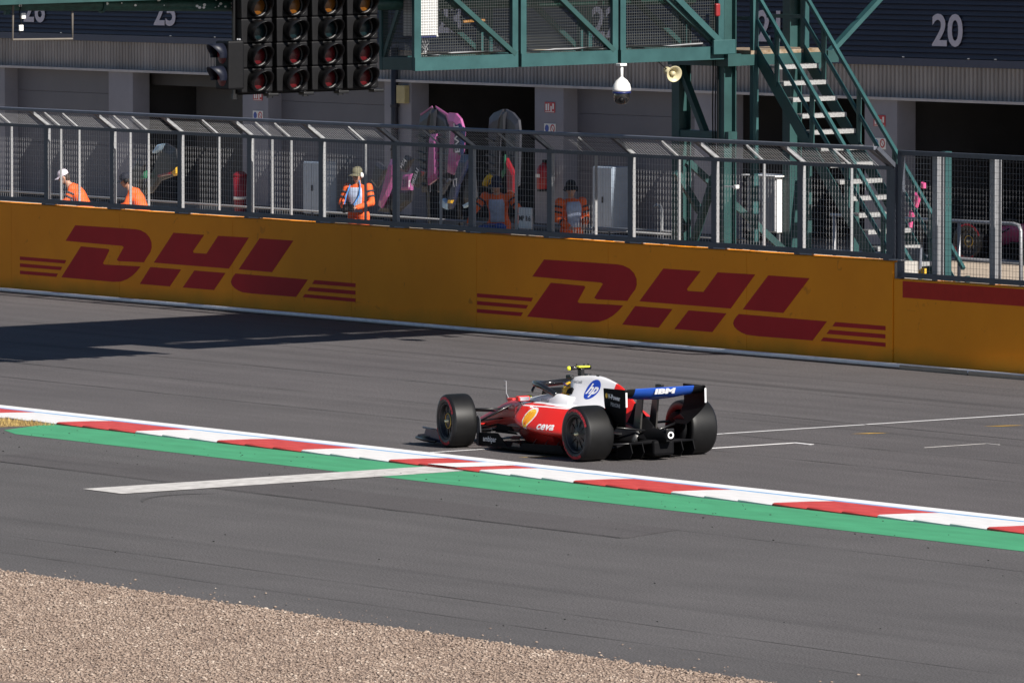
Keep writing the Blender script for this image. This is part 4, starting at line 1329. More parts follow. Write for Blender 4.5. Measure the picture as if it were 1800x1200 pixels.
t = thing('marker_board', 'white board reading MP 8.6 behind the debris fence', 'sign', (-23.83, 14.35, 1.6))
part('panel', MB().bbox(-24.04, -23.62, 14.33, 14.36, 1.66, 2.01, .012), M_WBOX, t)
part('lettering', sheet_text('MP 8.6', 0.085, (-23.83, 14.326, 1.83), (1, 0, 0), (0, 0, 1), bold=0.002, sx=1.15), M_BLACK, t, fixn=False)
part('stake', MB().bar((-23.83, 14.38, .75), (-23.83, 14.38, 1.9), .03, .03), M_STEEL, t)

t = thing('metal_cabinet', 'white metal cabinet with the shade of its front put in as grey under the stairs', 'cabinet', (-19.1, 16.2, 0.75))
part('front', MB().bbox(-19.52, -18.68, 15.905, 15.93, 1.72, 2.56, .008), mat('cabinet_front_shade', (0.34, 0.34, 0.36), 0.5, var=.1), t)  # grey stands for the shade on the white cabinet's front
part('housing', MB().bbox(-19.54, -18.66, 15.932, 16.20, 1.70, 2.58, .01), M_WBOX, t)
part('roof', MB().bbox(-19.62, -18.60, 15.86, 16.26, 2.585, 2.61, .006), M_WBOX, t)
part('leg', MB().box(-19.50, -19.44, 16.0, 16.06, .75, 1.70), M_STEEL, t)
part('leg', MB().box(-18.76, -18.70, 16.0, 16.06, .75, 1.70), M_STEEL, t)
part('handle', MB().box(-19.14, -19.12, 15.88, 15.905, 2.05, 2.2), M_BLACK, t)

t = thing('fire_extinguisher', 'red fire extinguisher on the pillar left of the shaded marshal', 'extinguisher', (-50.93, YB - .14, .82))
c = (-50.93, YB - .14)
part('cylinder', MB().lathe([(0, .86), (.13, .86), (.15, .89), (.15, 1.26), (.12, 1.33), (.05, 1.37), (.04, 1.40), (0, 1.40)], (c[0], c[1], 0), (0, 0, 1), 20), mat('extinguisher_red', (0.30, 0.012, 0.018), 0.35), t, smooth=True)
part('valve', MB().bbox(c[0] - .04, c[0] + .10, c[1] - .03, c[1] + .03, 1.39, 1.45, .01), M_BLACK, t)
part('hose', MB().tube([(c[0] + .09, c[1], 1.42), (c[0] + .17, c[1], 1.35), (c[0] + .17, c[1], 1.05)], .014, 6), M_BLACK, t)
part('white_label', MB().box(c[0] - .08, c[0] + .08, c[1] - .155, c[1] - .149, 1.10, 1.17), M_WBOX, t)
part('lower_ring', MB().lathe([(.13, .82), (.14, .82), (.14, .865), (.13, .865)], (c[0], c[1], 0), (0, 0, 1), 20), M_BLACK, t)

for x, z0, z1, lab in ((-59.83, .10, 1.19, 'tall pale blue cabinet before the grey door left of the pink nose'), (-48.1, .10, 1.40, 'tall pale blue cabinet before the grey door right of the extinguisher')):
    t = thing('storage_cabinet', lab, 'cabinet', (x, 30.6, 0), 'pale blue cabinets')
    m_ = mat('pale_blue_cabinet', (0.30, 0.36, 0.44), 0.55, var=.06)
    part('body', MB().bbox(x - .37, x + .37, 30.52, 30.9, z0, z1, .012), m_, t)
    part('door', MB().bbox(x - .355, x - .005, 30.50, 30.517, z0 + .02, z1 - .02, .004), m_, t)
    part('door', MB().bbox(x + .005, x + .355, 30.50, 30.517, z0 + .02, z1 - .02, .004), m_, t)
    part('handle', MB().box(x + .03, x + .05, 30.47, 30.499, (z0 + z1) / 2 - .06, (z0 + z1) / 2 + .06), M_BLACK, t)
    part('plinth', MB().box(x - .35, x + .35, 30.55, 30.88, 0, z0 - .002), M_BLACK, t)

t = thing('red_bin', 'red tapered bin on the apron below the start lights', 'bin', (-63.15, 30.62, 0))
part('tub', MB().lathe([(.0, .0), (.11, .0), (.12, .02), (.15, .80), (.135, .80), (.11, .04)], (-63.15, 30.62, 0), (0, 0, 1), 18), mat('bin_red', (0.20, 0.010, 0.02), 0.5), t, smooth=True)
part('lid', MB().lathe([(0, .90), (.08, .89), (.14, .84), (.16, .80), (.14, .80)], (-63.15, 30.62, 0), (0, 0, 1), 18), mat('bin_red', (0.20, 0.010, 0.02), 0.5), t, smooth=True)
part('white_band', MB().lathe([(.13, .30), (.137, .30), (.140, .36), (.134, .36)], (-63.15, 30.62, 0), (0, 0, 1), 18), M_WBOX, t, smooth=True)

t = thing('tubular_rail', 'galvanised tube railing behind the right mesh fence', 'railing', (-21.9, 22, 0))
part('rail', MB().tube([(-26.5, 22, 1.485), (-20.95, 22, 1.515), (-20.78, 22, 1.49), (-20.72, 22, 1.40), (-20.70, 22, .02)], .032, 10), M_STEEL, t, smooth=True)
part('rail', MB().tube([(-26.5, 22, .875), (-20.72, 22, .88)], .03, 10), M_STEEL, t, smooth=True)
for x in (-26.4, -24.5, -22.56):
    part('upright', MB().tube([(x, 22, 0), (x, 22, 1.49)], .03, 10), M_STEEL, t, smooth=True)
    part('foot', MB().lathe([(0, 0), (.07, 0), (.07, .015), (0, .015)], (x, 22, 0), (0, 0, 1), 12), M_STEEL, t)

t = thing('hoop_rail', 'low pale tube rail with a curled top left of the tower', 'railing', (-24.5, 17, 0))
part('upright', MB().tube([(-23.90, 17, 0), (-23.90, 17, 1.82), (-23.94, 17, 1.92), (-24.06, 17, 1.93), (-24.12, 17, 1.90)], .028, 10), M_GALV, t, smooth=True)
for z in (1.50, 1.38):
    part('rail', MB().tube([(-26.2, 17, z), (-23.2, 17, z + .01)], .018, 8), M_GALV, t, smooth=True)
part('upright', MB().tube([(-26.1, 17, 0), (-26.1, 17, 1.50)], .024, 10), M_GALV, t, smooth=True)

# ================================================================== the racing car
# car coordinates: u forward of the rear axle, v to its right, w up
def K(u, v, w):
    return Vector((-u, v, w))


M_CRED = mat('car_red_paint', (0.66, 0.020, 0.014), 0.42, var=0.05, scale=2, coat=0.25)
M_CWHT = mat('car_white_paint', (0.70, 0.70, 0.73), 0.45, var=0.03, scale=2, coat=0.2)
M_CBLK = mat('car_carbon', (0.006, 0.006, 0.007), 0.36, var=0.2, scale=20, coat=0.1)
M_CBLK2 = mat('car_matt_carbon', (0.003, 0.003, 0.004), 0.75, var=0.2, scale=20, spec=0.15)
M_TYRE = mat('tyre_rubber', (0.007, 0.007, 0.0075), 0.50, var=0.2, scale=9, spec=0.3)
M_TYRES = mat('tyre_sidewall', (0.006, 0.006, 0.007), 0.5, var=0.1, scale=9)
M_TRED = mat('tyre_red_print', (0.44, 0.020, 0.032), 0.6)
M_RIM = mat('rim_black', (0.005, 0.005, 0.006), 0.42, metal=0.0, var=0.1, scale=9)
M_NUT = mat('wheel_nut', (0.75, 0.70, 0.45), 0.3, metal=0.7)
M_GOLD = mat('rim_gold', (0.55, 0.36, 0.05), 0.35, metal=0.6)
M_BLU = mat('wing_blue', (0.014, 0.075, 0.40), 0.35, var=0.04, coat=0.4)
M_HPB = mat('logo_blue', (0.015, 0.055, 0.40), 0.35, var=0.03)
M_SHY = mat('logo_yellow', (0.85, 0.48, 0.02), 0.4, var=0.1)
M_FLUO = mat('fluorescent_yellow', (0.80, 0.85, 0.05), 0.4)
M_HALO = mat('halo_black', (0.012, 0.012, 0.014), 0.22, coat=0.5)
M_CHR = mat('chrome_strip', (0.75, 0.75, 0.77), 0.15, metal=0.9)
M_GRYL = mat('grey_lettering', (0.28, 0.29, 0.31), 0.5)


def crom(a, b, c, d, t):
    return 0.5 * ((2 * b) + (c - a) * t + (2 * a - 5 * b + 4 * c - d) * t * t + (3 * b - a - 3 * c + d) * t * t * t)


def smooth_line(P, n):
    """Catmull-Rom through the rows of P, n steps per span"""
    P = np.asarray(P, float)
    out = []
    for i in range(len(P) - 1):
        a = P[max(i - 1, 0)]; b = P[i]; c = P[i + 1]; d = P[min(i + 2, len(P) - 1)]
        for k in range(n):
            out.append(crom(a, b, c, d, k / n))
    out.append(P[-1])
    return np.array(out)


def loft(stations, nu=5, nr=4, close=True, caps=True):
    """stations: list of rings (each a list of (u,v,w)); smooth both ways; returns MB with rows"""
    rings = []
    for r in stations:
        r = list(r)
        if close:
            ext = smooth_line([r[-1]] + r + [r[0], r[1]], nr)
            rings.append(ext[nr:nr + nr * len(r)])
        else:
            rings.append(smooth_line(r, nr))
    R = np.array(rings)
    m = R.shape[1]
    G = smooth_line(R.reshape(len(R), -1), nu).reshape(-1, m, 3)
    mb = MB()
    vs = [K(*p) for row in G for p in row]
    n = len(G)
    fs = []
    for i in range(n - 1):
        for k in range(m if close else m - 1):
            k2 = (k + 1) % m
            fs.append((i * m + k, i * m + k2, (i + 1) * m + k2, (i + 1) * m + k))
    if caps and close:
        fs.append(tuple(range(m))[::-1]); fs.append(tuple((n - 1) * m + k for k in range(m)))
    mb.add(vs, fs)
    return mb


def sym(half):
    """half ring bottom->top with v<=0 given as (h, w); mirrored to a closed ring"""
    left = [(-h, w) for h, w in half]
    rightside = [(h, w) for h, w in half[::-1] if h > 1e-6]
    return left + rightside


def ringU(u, half):
    return [(u, v, w) for v, w in sym(half)]


def lin(a, b, t):
    return a + (b - a) * t


def build_car(paint, loc, rot, name, label, decals=True):
    RED, WHITE = paint
    root = link(name, None)
    root.location = loc
    root.rotation_euler = (0, 0, rot)
    root.empty_display_size = 0.3
    tag(root, label, 'racing car')

    def P(nm, mb, m, parent=None, smooth=False, auto=None):
        return local(nm, mb, m, parent or root, smooth, auto)

    # ---- nose and monocoque, half rings (h, w) bottom to top
    def H(hb, wb, hm, wm, hs, ws, ht, wt, wc=None):
        return [(0, wb), (hb, wb), (hm, wm), (hs, ws), (ht, wt), (0, wc if wc is not None else wt + .012)]
    S = [
        (4.36, H(.04, .165, .055, .185, .055, .200, .035, .215)),
        (4.25, H(.06, .165, .080, .195, .080, .235, .05, .262)),
        (4.00, H(.07, .18, .100, .235, .100, .300, .06, .345)),
        (3.60, H(.08, .23, .125, .300, .125, .410, .08, .470)),
        (3.25, H(.10, .25, .150, .340, .155, .500, .11, .575)),
        (2.95, H(.14, .21, .205, .330, .210, .540, .15, .620)),
        (2.68, H(.20, .13, .270, .300, .270, .560, .19, .650, .645)),
        (2.52, H(.24, .09, .300, .300, .305, .580, .235, .665, .600)),
        (2.35, H(.26, .08, .330, .300, .335, .600, .27, .690, .480)),
        (2.00, H(.28, .07, .360, .300, .360, .620, .305, .725, .450)),
        (1.75, H(.29, .07, .370, .300, .375, .630, .315, .745, .460)),
        (1.62, H(.29, .07, .375, .300, .380, .640, .29, .760, .700)),
    ]
    tub = loft([ringU(u, h) for u, h in S], 6, 4)
    body = P('monocoque', tub, [RED, WHITE], smooth=True)
    me = body.data
    for f in me.polygons:
        c = f.center
        u, w = -c.x, c.z
        # the white of the cockpit sides sweeps up from the sidepod line
        f.material_index = 1 if (u < 2.28 and w > 0.585 + 0.10 * max(0, u - 1.9)) else 0
    # ---- roll hoop and engine cover
    def E(b, wb, m, wm, s, ws, t, wt):
        return [(0, wb), (b, wb), (m, wm), (s, ws), (t, wt), (0, wt + .014)]
    S = [
        (1.53, E(.12, .76, .125, .82, .125, .92, .085, .985)),
        (1.44, E(.24, .60, .21, .74, .150, .92, .095, .998)),
        (1.30, E(.36, .50, .34, .64, .165, .88, .090, 1.005)),
        (1.00, E(.40, .45, .36, .60, .150, .84, .060, 1.005)),
        (0.70, E(.38, .40, .32, .54, .125, .80, .030, .965)),
        (0.40, E(.32, .35, .26, .46, .100, .70, .020, .880)),
        (0.10, E(.24, .30, .19, .38, .080, .56, .018, .700)),
        (-0.20, E(.16, .27, .13, .33, .065, .44, .016, .520)),
        (-0.36, E(.10, .26, .09, .30, .050, .37, .014, .420)),
    ]
    cov = loft([ringU(u, h) for u, h in S], 6, 4)
    cover = P('engine_cover', cov, [RED, WHITE, M_CBLK2], smooth=True)
    for f in cover.data.polygons:
        u, w = -f.center.x, f.center.z
        lim = 0.60 + 0.05 * max(0, 1.2 - u) if u > 0.55 else 9
        f.material_index = 1 if (w > lim and u > 0.50 + (w - .88) * 0.6) else (2 if (u < .12 or (u < .38 and w < .50)) else 0)
    # serrated edge along the spine
    mb = MB()
    for i in range(9):
        u = 0.98 - i * .052
        w = 1.012 - (0.98 - u) * .17
        mb.prism([(u + .024, w - .02), (u + .016, w + .010), (u - .016, w + .004), (u - .024, w - .025)], lambda a, b, d: K(a, d, b), -.006, .006)
    P('spine_louvres', mb, WHITE, cover)
    # intake mouth, camera pods
    P('air_intake', MB().lathe([(0, .0), (.075, .0), (.098, -.012), (.104, .004), (.110, .004), (.104, -.02)], K(1.545, 0, .885), (-1, 0, 0), 24), M_CBLK2, cover, smooth=True)
    for v in (-.135, .135):
        P('onboard_camera', MB().bbox(-1.60, -1.47, v - .03, v + .03, .975, 1.025, .01), M_CBLK, cover)
    tc = P('camera_mast', MB().bbox(-1.52, -1.42, -.028, .028, 1.00, 1.11, .012), M_CBLK, cover)
    pod = MB().tube([K(1.49, -.16, 1.115), K(1.49, -.05, 1.115), K(1.49, .05, 1.115), K(1.49, .16, 1.115)], [.026, .022, .022, .026], 12)
    P('camera_bar', pod, M_CBLK, tc, smooth=True)
    P('camera_eye', MB().ell(K(1.50, -.168, 1.115), (.034, .030, .030), 14, 10), M_FLUO, tc, smooth=True)
    P('camera_cap', MB().bbox(-1.53, -1.41, -.06, .11, 1.122, 1.142, .008), M_FLUO, tc)
    for u, v in ((1.50, -.05), (1.44, .03), (1.45, .10)):
        P('antenna', MB().tube([K(u, v, 1.135), K(u, v, 1.17)], .009, 8), M_CBLK, tc)
    P('antenna', MB().bbox(-1.06, -1.02, -.012, .012, 1.005, 1.045, .004), M_CBLK, cover)
    # headrest window under the hoop
    for s in (-1, 1):
        mb = MB().prism([(1.47, .785), (1.455, .84), (1.40, .87), (1.34, .85), (1.32, .785)], lambda a, b, d: K(a, s * (d + .35 * (.87 - b)), b), .178, .215)
        P('hoop_window', mb, M_CBLK2, cover)
    # ---- sidepods
    def pod_ring(u, vi, vo, vt, wb, wm, wt, cut):
        # undercut below the widest line, a long ramp above it up to a flat shoulder
        return [(u, vi, wb + .02), (u, lin(vi, vo, .55) - cut, wb), (u, vo - cut * .5, lin(wb, wm, .5)), (u, vo, wm),
                (u, lin(vo, vt, .35), lin(wm, wt, .48)), (u, lin(vo, vt, .75), lin(wm, wt, .88)), (u, vt - .05, wt), (u, vi, wt + .008), (u, vi - .05, lin(wb, wt, .5))]
    for s in (-1, 1):
        st = [
            (2.03, .28, .66, .56, .42, .52, .625, .04), (1.95, .27, .755, .58, .36, .46, .650, .07), (1.75, .26, .80, .56, .30, .41, .655, .09),
            (1.45, .26, .81, .52, .24, .375, .650, .10), (1.10, .26, .78, .47, .19, .35, .638, .10), (0.75, .24, .69, .42, .16, .335, .610, .09),
            (0.40, .20, .54, .34, .15, .32, .550, .06), (0.10, .14, .38, .24, .15, .30, .460, .04), (-.20, .08, .22, .15, .16, .26, .380, .02)]
        rings = [[(a, s * b, c) for a, b, c in pod_ring(*q)] for q in st]
        sp = P('sidepod', loft(rings, 6, 5), [RED, M_CBLK, WHITE], smooth=True)
        for f in sp.data.polygons:
            u, v, w = -f.center.x, abs(f.center.y), f.center.z
            f.material_index = 1 if (u < .30 or (w < .17 and u > .2)) else (2 if (w > .60 and .5 < u < 1.93 and v < .50 - .10 * max(0, 1.3 - u)) else 0)
        # white pinstripe where red meets white
        P('inlet_lip', loft([[(2.0 + du, s * v, w) for v, w in ((.29, .41), (.60, .395), (.70, .45), (.715, .56), (.66, .635), (.45, .650), (.28, .645))] for du in (-.03, .012)], 3, 3, caps=False), M_CBLK if s > 0 else RED, sp, smooth=True)
        P('inlet_mouth', MB().prism([(.30, .44), (.58, .43), (.66, .48), (.67, .56), (.62, .60), (.42, .615), (.30, .61)], lambda a, b, d: K(d, s * a, b), 2.006, 1.97), M_CBLK2, sp)
        # mirror on its stalks
        mr = P('mirror', MB().bbox(-1.96, -1.86, min(s * .56, s * .74), max(s * .56, s * .74), .685, .755, .018), RED, smooth=False)
        P('mirror_glass', MB().bbox(-1.858, -1.852, min(s * .58, s * .72), max(s * .58, s * .72), .695, .745, .002), M_CHR, mr)
        P('mirror_stalk', MB().tube([K(1.93, s * .60, .69), K(1.96, s * .40, .655)], .010, 8).tube([K(1.92, s * .70, .69), K(1.90, s * .66, .64)], .009, 8), M_CBLK, mr)
        # floor edge and fences
        fl = MB().prism([(2.95, .35), (2.90, .62), (2.55, .74), (1.9, .78), (1.0, .78), (.55, .74), (.42, .50), (.30, .42), (-.30, .40), (-.30, .05), (2.95, .05)], lambda a, b, d: K(a, s * b, d), .045, .075)
        P('floor', fl, M_CBLK2, auto=40)
        P('floor_edge_wing', MB().prism([(1.75, .02), (1.70, .10), (.70, .12), (.62, .03)], lambda a, b, d: K(a, s * d, b + .045), .79, .803), M_CBLK2, auto=40)
        for j, (uu, ww) in enumerate(((.95, .05), (1.25, .05), (1.55, .05))):
            P('floor_stay', MB().tube([K(uu, s * .77, ww + .02), K(uu, s * .66, ww + .15)], .006, 6), M_CBLK)
        # bargeboard group behind the front wheel
        P('bargeboard', MB().prism([(2.93, .05), (2.92, .22), (2.45, .235), (2.30, .13), (2.22, .08), (2.20, .05)], lambda a, b, d: K(a, s * (d - .03 * (2.93 - a)), b), .735, .75), M_CBLK2, auto=40)
        P('bargeboard', MB().prism([(2.78, .22), (2.72, .34), (2.40, .33), (2.15, .22)], lambda a, b, d: K(a, s * (d + .04 * (2.8 - a)), b), .56, .572), M_CBLK2, auto=40)
        P('wake_board', MB().prism([(3.05, .045), (3.03, .20), (3.045, .42), (2.985, .44), (2.945, .40), (2.93, .18), (2.92, .045)], lambda a, b, d: K(a, s * d, b), .70, .716), mat('grey_carbon', (0.06, 0.06, 0.068), 0.45, coat=0.2), auto=40)
        for wz, du in ((.16, 0), (.26, .03), (.33, .05)):
            P('turning_vane', MB().prism([(2.60, .40), (2.30 + du, .64), (2.05, .70), (1.98, .66), (2.25, .52), (2.48, .34)], lambda a, b, d: K(a, s * b, d), wz, wz + .012), M_CBLK, auto=40)
        P('floor_winglet', MB().prism([(2.12, .05), (2.05, .13), (1.88, .12), (1.86, .05)], lambda a, b, d: K(a, s * d, b), .72, .73), mat('scuffed_carbon', (0.10, 0.075, 0.06), 0.45, var=0.6, scale=18), auto=40)
    P('plank', MB().bbox(-2.9, .30, -.15, .15, .025, .05, .006), mat('plank_wood', (0.05, 0.04, 0.03), 0.7))

    # ---- front wing
    fw = P('front_wing', loft([[(4.30 - .10 * abs(v) - .03, v, .085 + .03 * (1 - abs(v))), (4.34 - .10 * abs(v), v, .10 + .03 * (1 - abs(v))), (4.22 - .10 * abs(v), v, .125 + .03 * (1 - abs(v))), (4.02 - .08 * abs(v), v, .11 + .03 * (1 - abs(v)))] for v in (-.90, -.6, -.3, 0, .3, .6, .90)], 4, 3), M_CBLK, smooth=True)
    for j in range(2):
        P('wing_flap', loft([[(4.06 - .15 * j - .08 * abs(v), v, .135 + .055 * j), (4.09 - .15 * j - .08 * abs(v), v, .15 + .055 * j), (3.98 - .15 * j - .08 * abs(v), v, .185 + .06 * j), (3.92 - .15 * j - .08 * abs(v), v, .215 + .055 * j)] for v in (-.86, -.5, -.12)], 4, 3), RED if j else M_CBLK, fw, smooth=True)
        P('wing_flap', loft([[(4.06 - .15 * j - .08 * abs(v), v, .135 + .055 * j), (4.09 - .15 * j - .08 * abs(v), v, .15 + .055 * j), (3.98 - .15 * j - .08 * abs(v), v, .185 + .06 * j), (3.92 - .15 * j - .08 * abs(v), v, .215 + .055 * j)] for v in (.12, .5, .86)], 4, 3), RED if j else M_CBLK, fw, smooth=True)
    for s in (-1, 1):
        P('wing_endplate', MB().prism([(4.33, .07), (4.30, .13), (4.12, .15), (4.08, .225), (3.80, .225), (3.70, .12), (3.72, .05)], lambda a, b, d: K(a, s * d, b), .885, .897), M_NVB, fw, auto=40)
        P('endplate_canard', MB().prism([(4.34, .80), (4.10, .93), (3.85, .95), (3.80, .90), (4.05, .86)], lambda a, b, d: K(a, s * b, d), .222, .232), M_NVB, fw, auto=40)
        P('endplate_foot', MB().tube([K(4.33, s * .90, .085), K(4.05, s * .935, .075), K(3.75, s * .94, .06)], [.022, .03, .02], 10), M_CBLK, fw, smooth=True)
        P('wing_pylon', MB().prism([(4.22, .10), (4.20, .24), (4.02, .26), (4.0, .12)], lambda a, b, d: K(a, s * d, b), .06, .075), M_CBLK, fw, auto=40)
    # nose furniture: pitot mast, sensor box
    P('pitot_mast', MB().tube([K(3.44, 0, .54), K(3.44, 0, .845), K(3.49, 0, .845)], .007, 6).tube([K(3.44, 0, .78), K(3.49, 0, .775)], .005, 6).tube([K(3.44, 0, .68), K(3.36, 0, .60)], .006, 6), M_GRYL, body)
    P('sensor_box', MB().bbox(-3.36, -3.20, -.045, .045, .58, .625, .012), RED, body)
    P('camera_eye', MB().ell(K(2.60, -.14, .68), (.06, .03, .03), 12, 8), M_FLUO, body, smooth=True)
    # ---- cockpit furniture
    P('cockpit_lining', loft([[(u, -h, .50), (u, -h - .045, .64), (u, -h - .05, wt), (u, -h - .015, wt + .01), (u, -h, wt - .02)] for u, h, wt in ((2.42, .20, .66), (2.1, .235, .705), (1.72, .25, .735))], 4, 2), M_CBLK2, body, smooth=True)
    P('cockpit_lining', loft([[(u, h, .50), (u, h + .045, .64), (u, h + .05, wt), (u, h + .015, wt + .01), (u, h, wt - .02)] for u, h, wt in ((2.42, .20, .66), (2.1, .235, .705), (1.72, .25, .735))], 4, 2), M_CBLK2, body, smooth=True)
    P('headrest', MB().bbox(-1.53, -1.44, -.20, .20, .58, .76, .03), M_CBLK2, body)
    P('wind_screen', loft([[(2.62, v, .655 - abs(v) * .1), (2.56, v, .70 - abs(v) * .12), (2.545, v, .70 - abs(v) * .12), (2.60, v, .65 - abs(v) * .1)] for v in (-.2, -.1, 0, .1, .2)], 3, 2), M_CBLK, body, smooth=True)
    sw = P('steering_wheel', MB().bbox(-2.26, -2.22, -.14, .14, .56, .68, .015), M_CBLK, body)
    for s in (-1, 1):
        P('cockpit_side', loft([[(u, s * (h + .055), .60), (u, s * (h + .045), lin(.60, wt, .6)), (u, s * h, wt), (u, s * (h - .05), wt - .006), (u, s * (h - .06), .60)] for u, h, wt in ((2.46, .27, .655), (2.25, .315, .700), (1.95, .35, .742), (1.65, .365, .768), (1.42, .36, .775), (1.20, .30, .74))], 4, 3), WHITE, body, smooth=True)
    # ---- halo
    def hb(pts, rx, ry):
        rings = []
        for i, p in enumerate(pts):
            a = Vector(pts[max(i - 1, 0)]); b = Vector(pts[min(i + 1, len(pts) - 1)])
            d = (b - a).normalized()
            sd = d.cross(Vector((0, 0, 1))).normalized()
            upv = sd.cross(d)
            rings.append([tuple(Vector(p) + sd * (rx * math.cos(t)) + upv * (ry * math.sin(t))) for t in [i2 * math.pi / 4 for i2 in range(8)]])
        return loft(rings, 4, 2)
    hp = [(1.52, -.36, .765), (1.62, -.37, .80), (1.85, -.375, .865), (2.10, -.34, .892), (2.26, -.24, .885), (2.36, -.10, .868), (2.385, 0, .862), (2.36, .10, .868), (2.26, .24, .885), (2.10, .34, .892), (1.85, .375, .865), (1.62, .37, .80), (1.52, .36, .765)]
    halo = P('halo', hb(hp, .034, .040), M_HALO, smooth=True)
    P('halo_pillar', MB().prism([(2.35, .86), (2.42, .85), (2.50, .64), (2.43, .64)], lambda a, b, d: K(a, d, b), -.022, .022), M_HALO, halo, auto=40)
    P('halo_strip', hb([(u, v, w + .026) for u, v, w in hp[2:6]], .010, .012), M_CHR, halo, smooth=True)
    P('halo_strip', hb([(u, v, w + .026) for u, v, w in hp[7:11]], .010, .012), M_CHR, halo, smooth=True)
    P('halo_fairing', MB().tube([K(2.16, -.30, .885), K(2.16, -.35, .80), K(2.14, -.36, .78)], [.014, .02, .012], 8), M_HALO, halo, smooth=True)

    # ---- rear end
    P('gearbox', loft([[(u, v * h, lin(wb, wt, (z + 1) / 2)) for v, z in ((-1, -1), (-1, .4), (-.5, 1), (.5, 1), (1, .4), (1, -1))] for u, h, wb, wt in ((.3, .16, .12, .42), (-.1, .12, .14, .42), (-.45, .09, .20, .40), (-.72, .07, .26, .40), (-.78, .05, .28, .385))], 4, 2), M_CBLK2, smooth=True)
    rl = P('rain_light', MB().bbox(.745, .775, -.06, .06, .255, .425, .01), M_CBLK)
    P('white_ring', MB().lathe([(.028, 0), (.046, 0), (.046, .004), (.028, .004)], (.777, 0, .34), (1, 0, 0), 28), M_WHT, rl)
    P('diffuser', loft([[(u, v, w) for v, w in ((-h, wz), (-h, wz + .02), (0, wz + .05), (h, wz + .02), (h, wz), (0, wz - .005))] for u, h, wz in ((.30, .42, .06), (.0, .46, .09), (-.35, .48, .18), (-.55, .48, .23))], 4, 2), M_CBLK2, smooth=True)
    for v in (-.48, -.30, -.12, .12, .30, .48):
        P('diffuser_strake', MB().prism([(.2, .035), (-.1, .09), (-.55, .24), (-.60, .12), (-.52, .035)], lambda a, b, d: K(a, d, b), v - .006, v + .006), M_CBLK2, auto=40)
    P('dark_closing_panel', MB().bbox(.18, .24, -.50, .50, .03, .20, .01), M_CBLK2)  # added dark panel where shade closes the view under the car
    P('dark_filler_block', MB().bbox(.20, .62, -.16, .16, .06, .27, .04), M_CBLK2)  # added dark block filling the same shaded gap
    for v in (-.12, .12):
        P('wing_pillar', MB().prism([(-.04, .36), (-.10, .60), (-.16, .80), (-.30, .83), (-.26, .60), (-.22, .36)], lambda a, b, d: K(a, d, b), v - .012, v + .012), mat('pillar_carbon', (0.045, 0.042, 0.04), 0.4, coat=0.3), auto=40)
    # rear wing main plane (spooned) and flap
    def spoon(v):
        return (v / .6) ** 2
    rw = P('rear_wing', loft([[(-.22, v, .80 + .06 * spoon(v)), (-.18, v, .825 + .06 * spoon(v)), (-.36, v, .835 + .05 * spoon(v)), (-.545, v, .846 + .03 * spoon(v)), (-.555, v, .838 + .03 * spoon(v)), (-.40, v, .790 + .06 * spoon(v))] for v in (-.605, -.45, -.25, 0, .25, .45, .605)], 4, 3), [M_CBLK, M_HPB], smooth=True)
    for f in rw.data.polygons:
        if abs(f.center.y) < .43 and f.center.x > .35:
            f.material_index = 1
    fp = P('wing_flap', loft([[(-.555, v, .832 + .025 * spoon(v)), (-.54, v, .846 + .025 * spoon(v)), (-.590, v, .915), (-.640, v, .958), (-.650, v, .953), (-.618, v, .888 + .01 * spoon(v))] for v in (-.605, -.45, -.25, 0, .25, .45, .605)], 4, 3), [M_CBLK, M_BLU], rw, smooth=True)
    for f in fp.data.polygons:
        if abs(f.center.y) < .44:
            f.material_index = 1
    P('flap_actuator', MB().bbox(.44, .60, -.02, .02, .935, .995, .008), M_CBLK, rw)
    for s in (-1, 1):
        rows = [(.955, -.12, -.66, .612), (.86, -.13, -.672, .615), (.72, -.14, -.672, .610), (.62, -.13, -.60, .575), (.52, -.12, -.50, .520), (.44, -.10, -.42, .470)]
        rings = [[(a, s * (v - .006), w), (a, s * (v + .006), w), (lin(a, b, .5), s * (v + .008), w), (b, s * (v + .006), w), (b, s * (v - .006), w), (lin(a, b, .5), s * (v - .006), w)] for w, a, b, v in rows]
        ep = P('rear_endplate', loft(rings, 4, 1), M_CBLK2, rw, auto=50)
        P('endplate_strip', MB().box(.672, .682, s * .607 - .012, s * .607 + .012, .73, .92), M_WHT, ep)
    # ---- suspension
    for s in (-1, 1):
        arms = [((3.55, .13, .44), (3.42, .72, .50), .013), ((3.10, .18, .50), (3.40, .72, .50), .013), ((3.50, .12, .26), (3.42, .74, .20), .013), ((2.95, .20, .26), (3.38, .74, .20), .013),
                ((2.95, .22, .56), (3.36, .70, .24), .012), ((3.30, .14, .36), (3.28, .74, .34), .010)]
        for a, b, r in arms:
            P('front_suspension_arm', MB().tube([K(a[0], s * a[1], a[2]), K(b[0], s * b[1], b[2])], [r, r * 1.3], 8), M_CBLK, smooth=True)
        arms = [((.50, .18, .40), (.04, .66, .46), .014), ((-.30, .10, .38), (-.03, .66, .46), .014), ((.35, .16, .20), (.05, .68, .22), .014), ((-.35, .10, .22), (-.04, .68, .20), .014), ((.25, .14, .22), (.0, .64, .46), .012), ((0, .1, .33), (0, .7, .33), .022)]
        for a, b, r in arms:
            P('rear_suspension_arm', MB().tube([K(a[0], s * a[1], a[2]), K(b[0], s * b[1], b[2])], [r, r * 1.3], 8), M_CBLK, smooth=True)
        P('brake_duct', MB().lathe([(0, -.02), (.20, -.02), (.22, 0), (.22, .10), (.10, .14), (0, .14)], K(0, s * .56, .36), (0, s, 0), 24), M_CBLK2, smooth=True)
        P('brake_duct_fin', MB().prism([(-.02, .50), (-.20, .56), (-.32, .50), (-.20, .40)], lambda a, b, d: K(a, s * d, b), .50, .515), M_CBLK, auto=40)
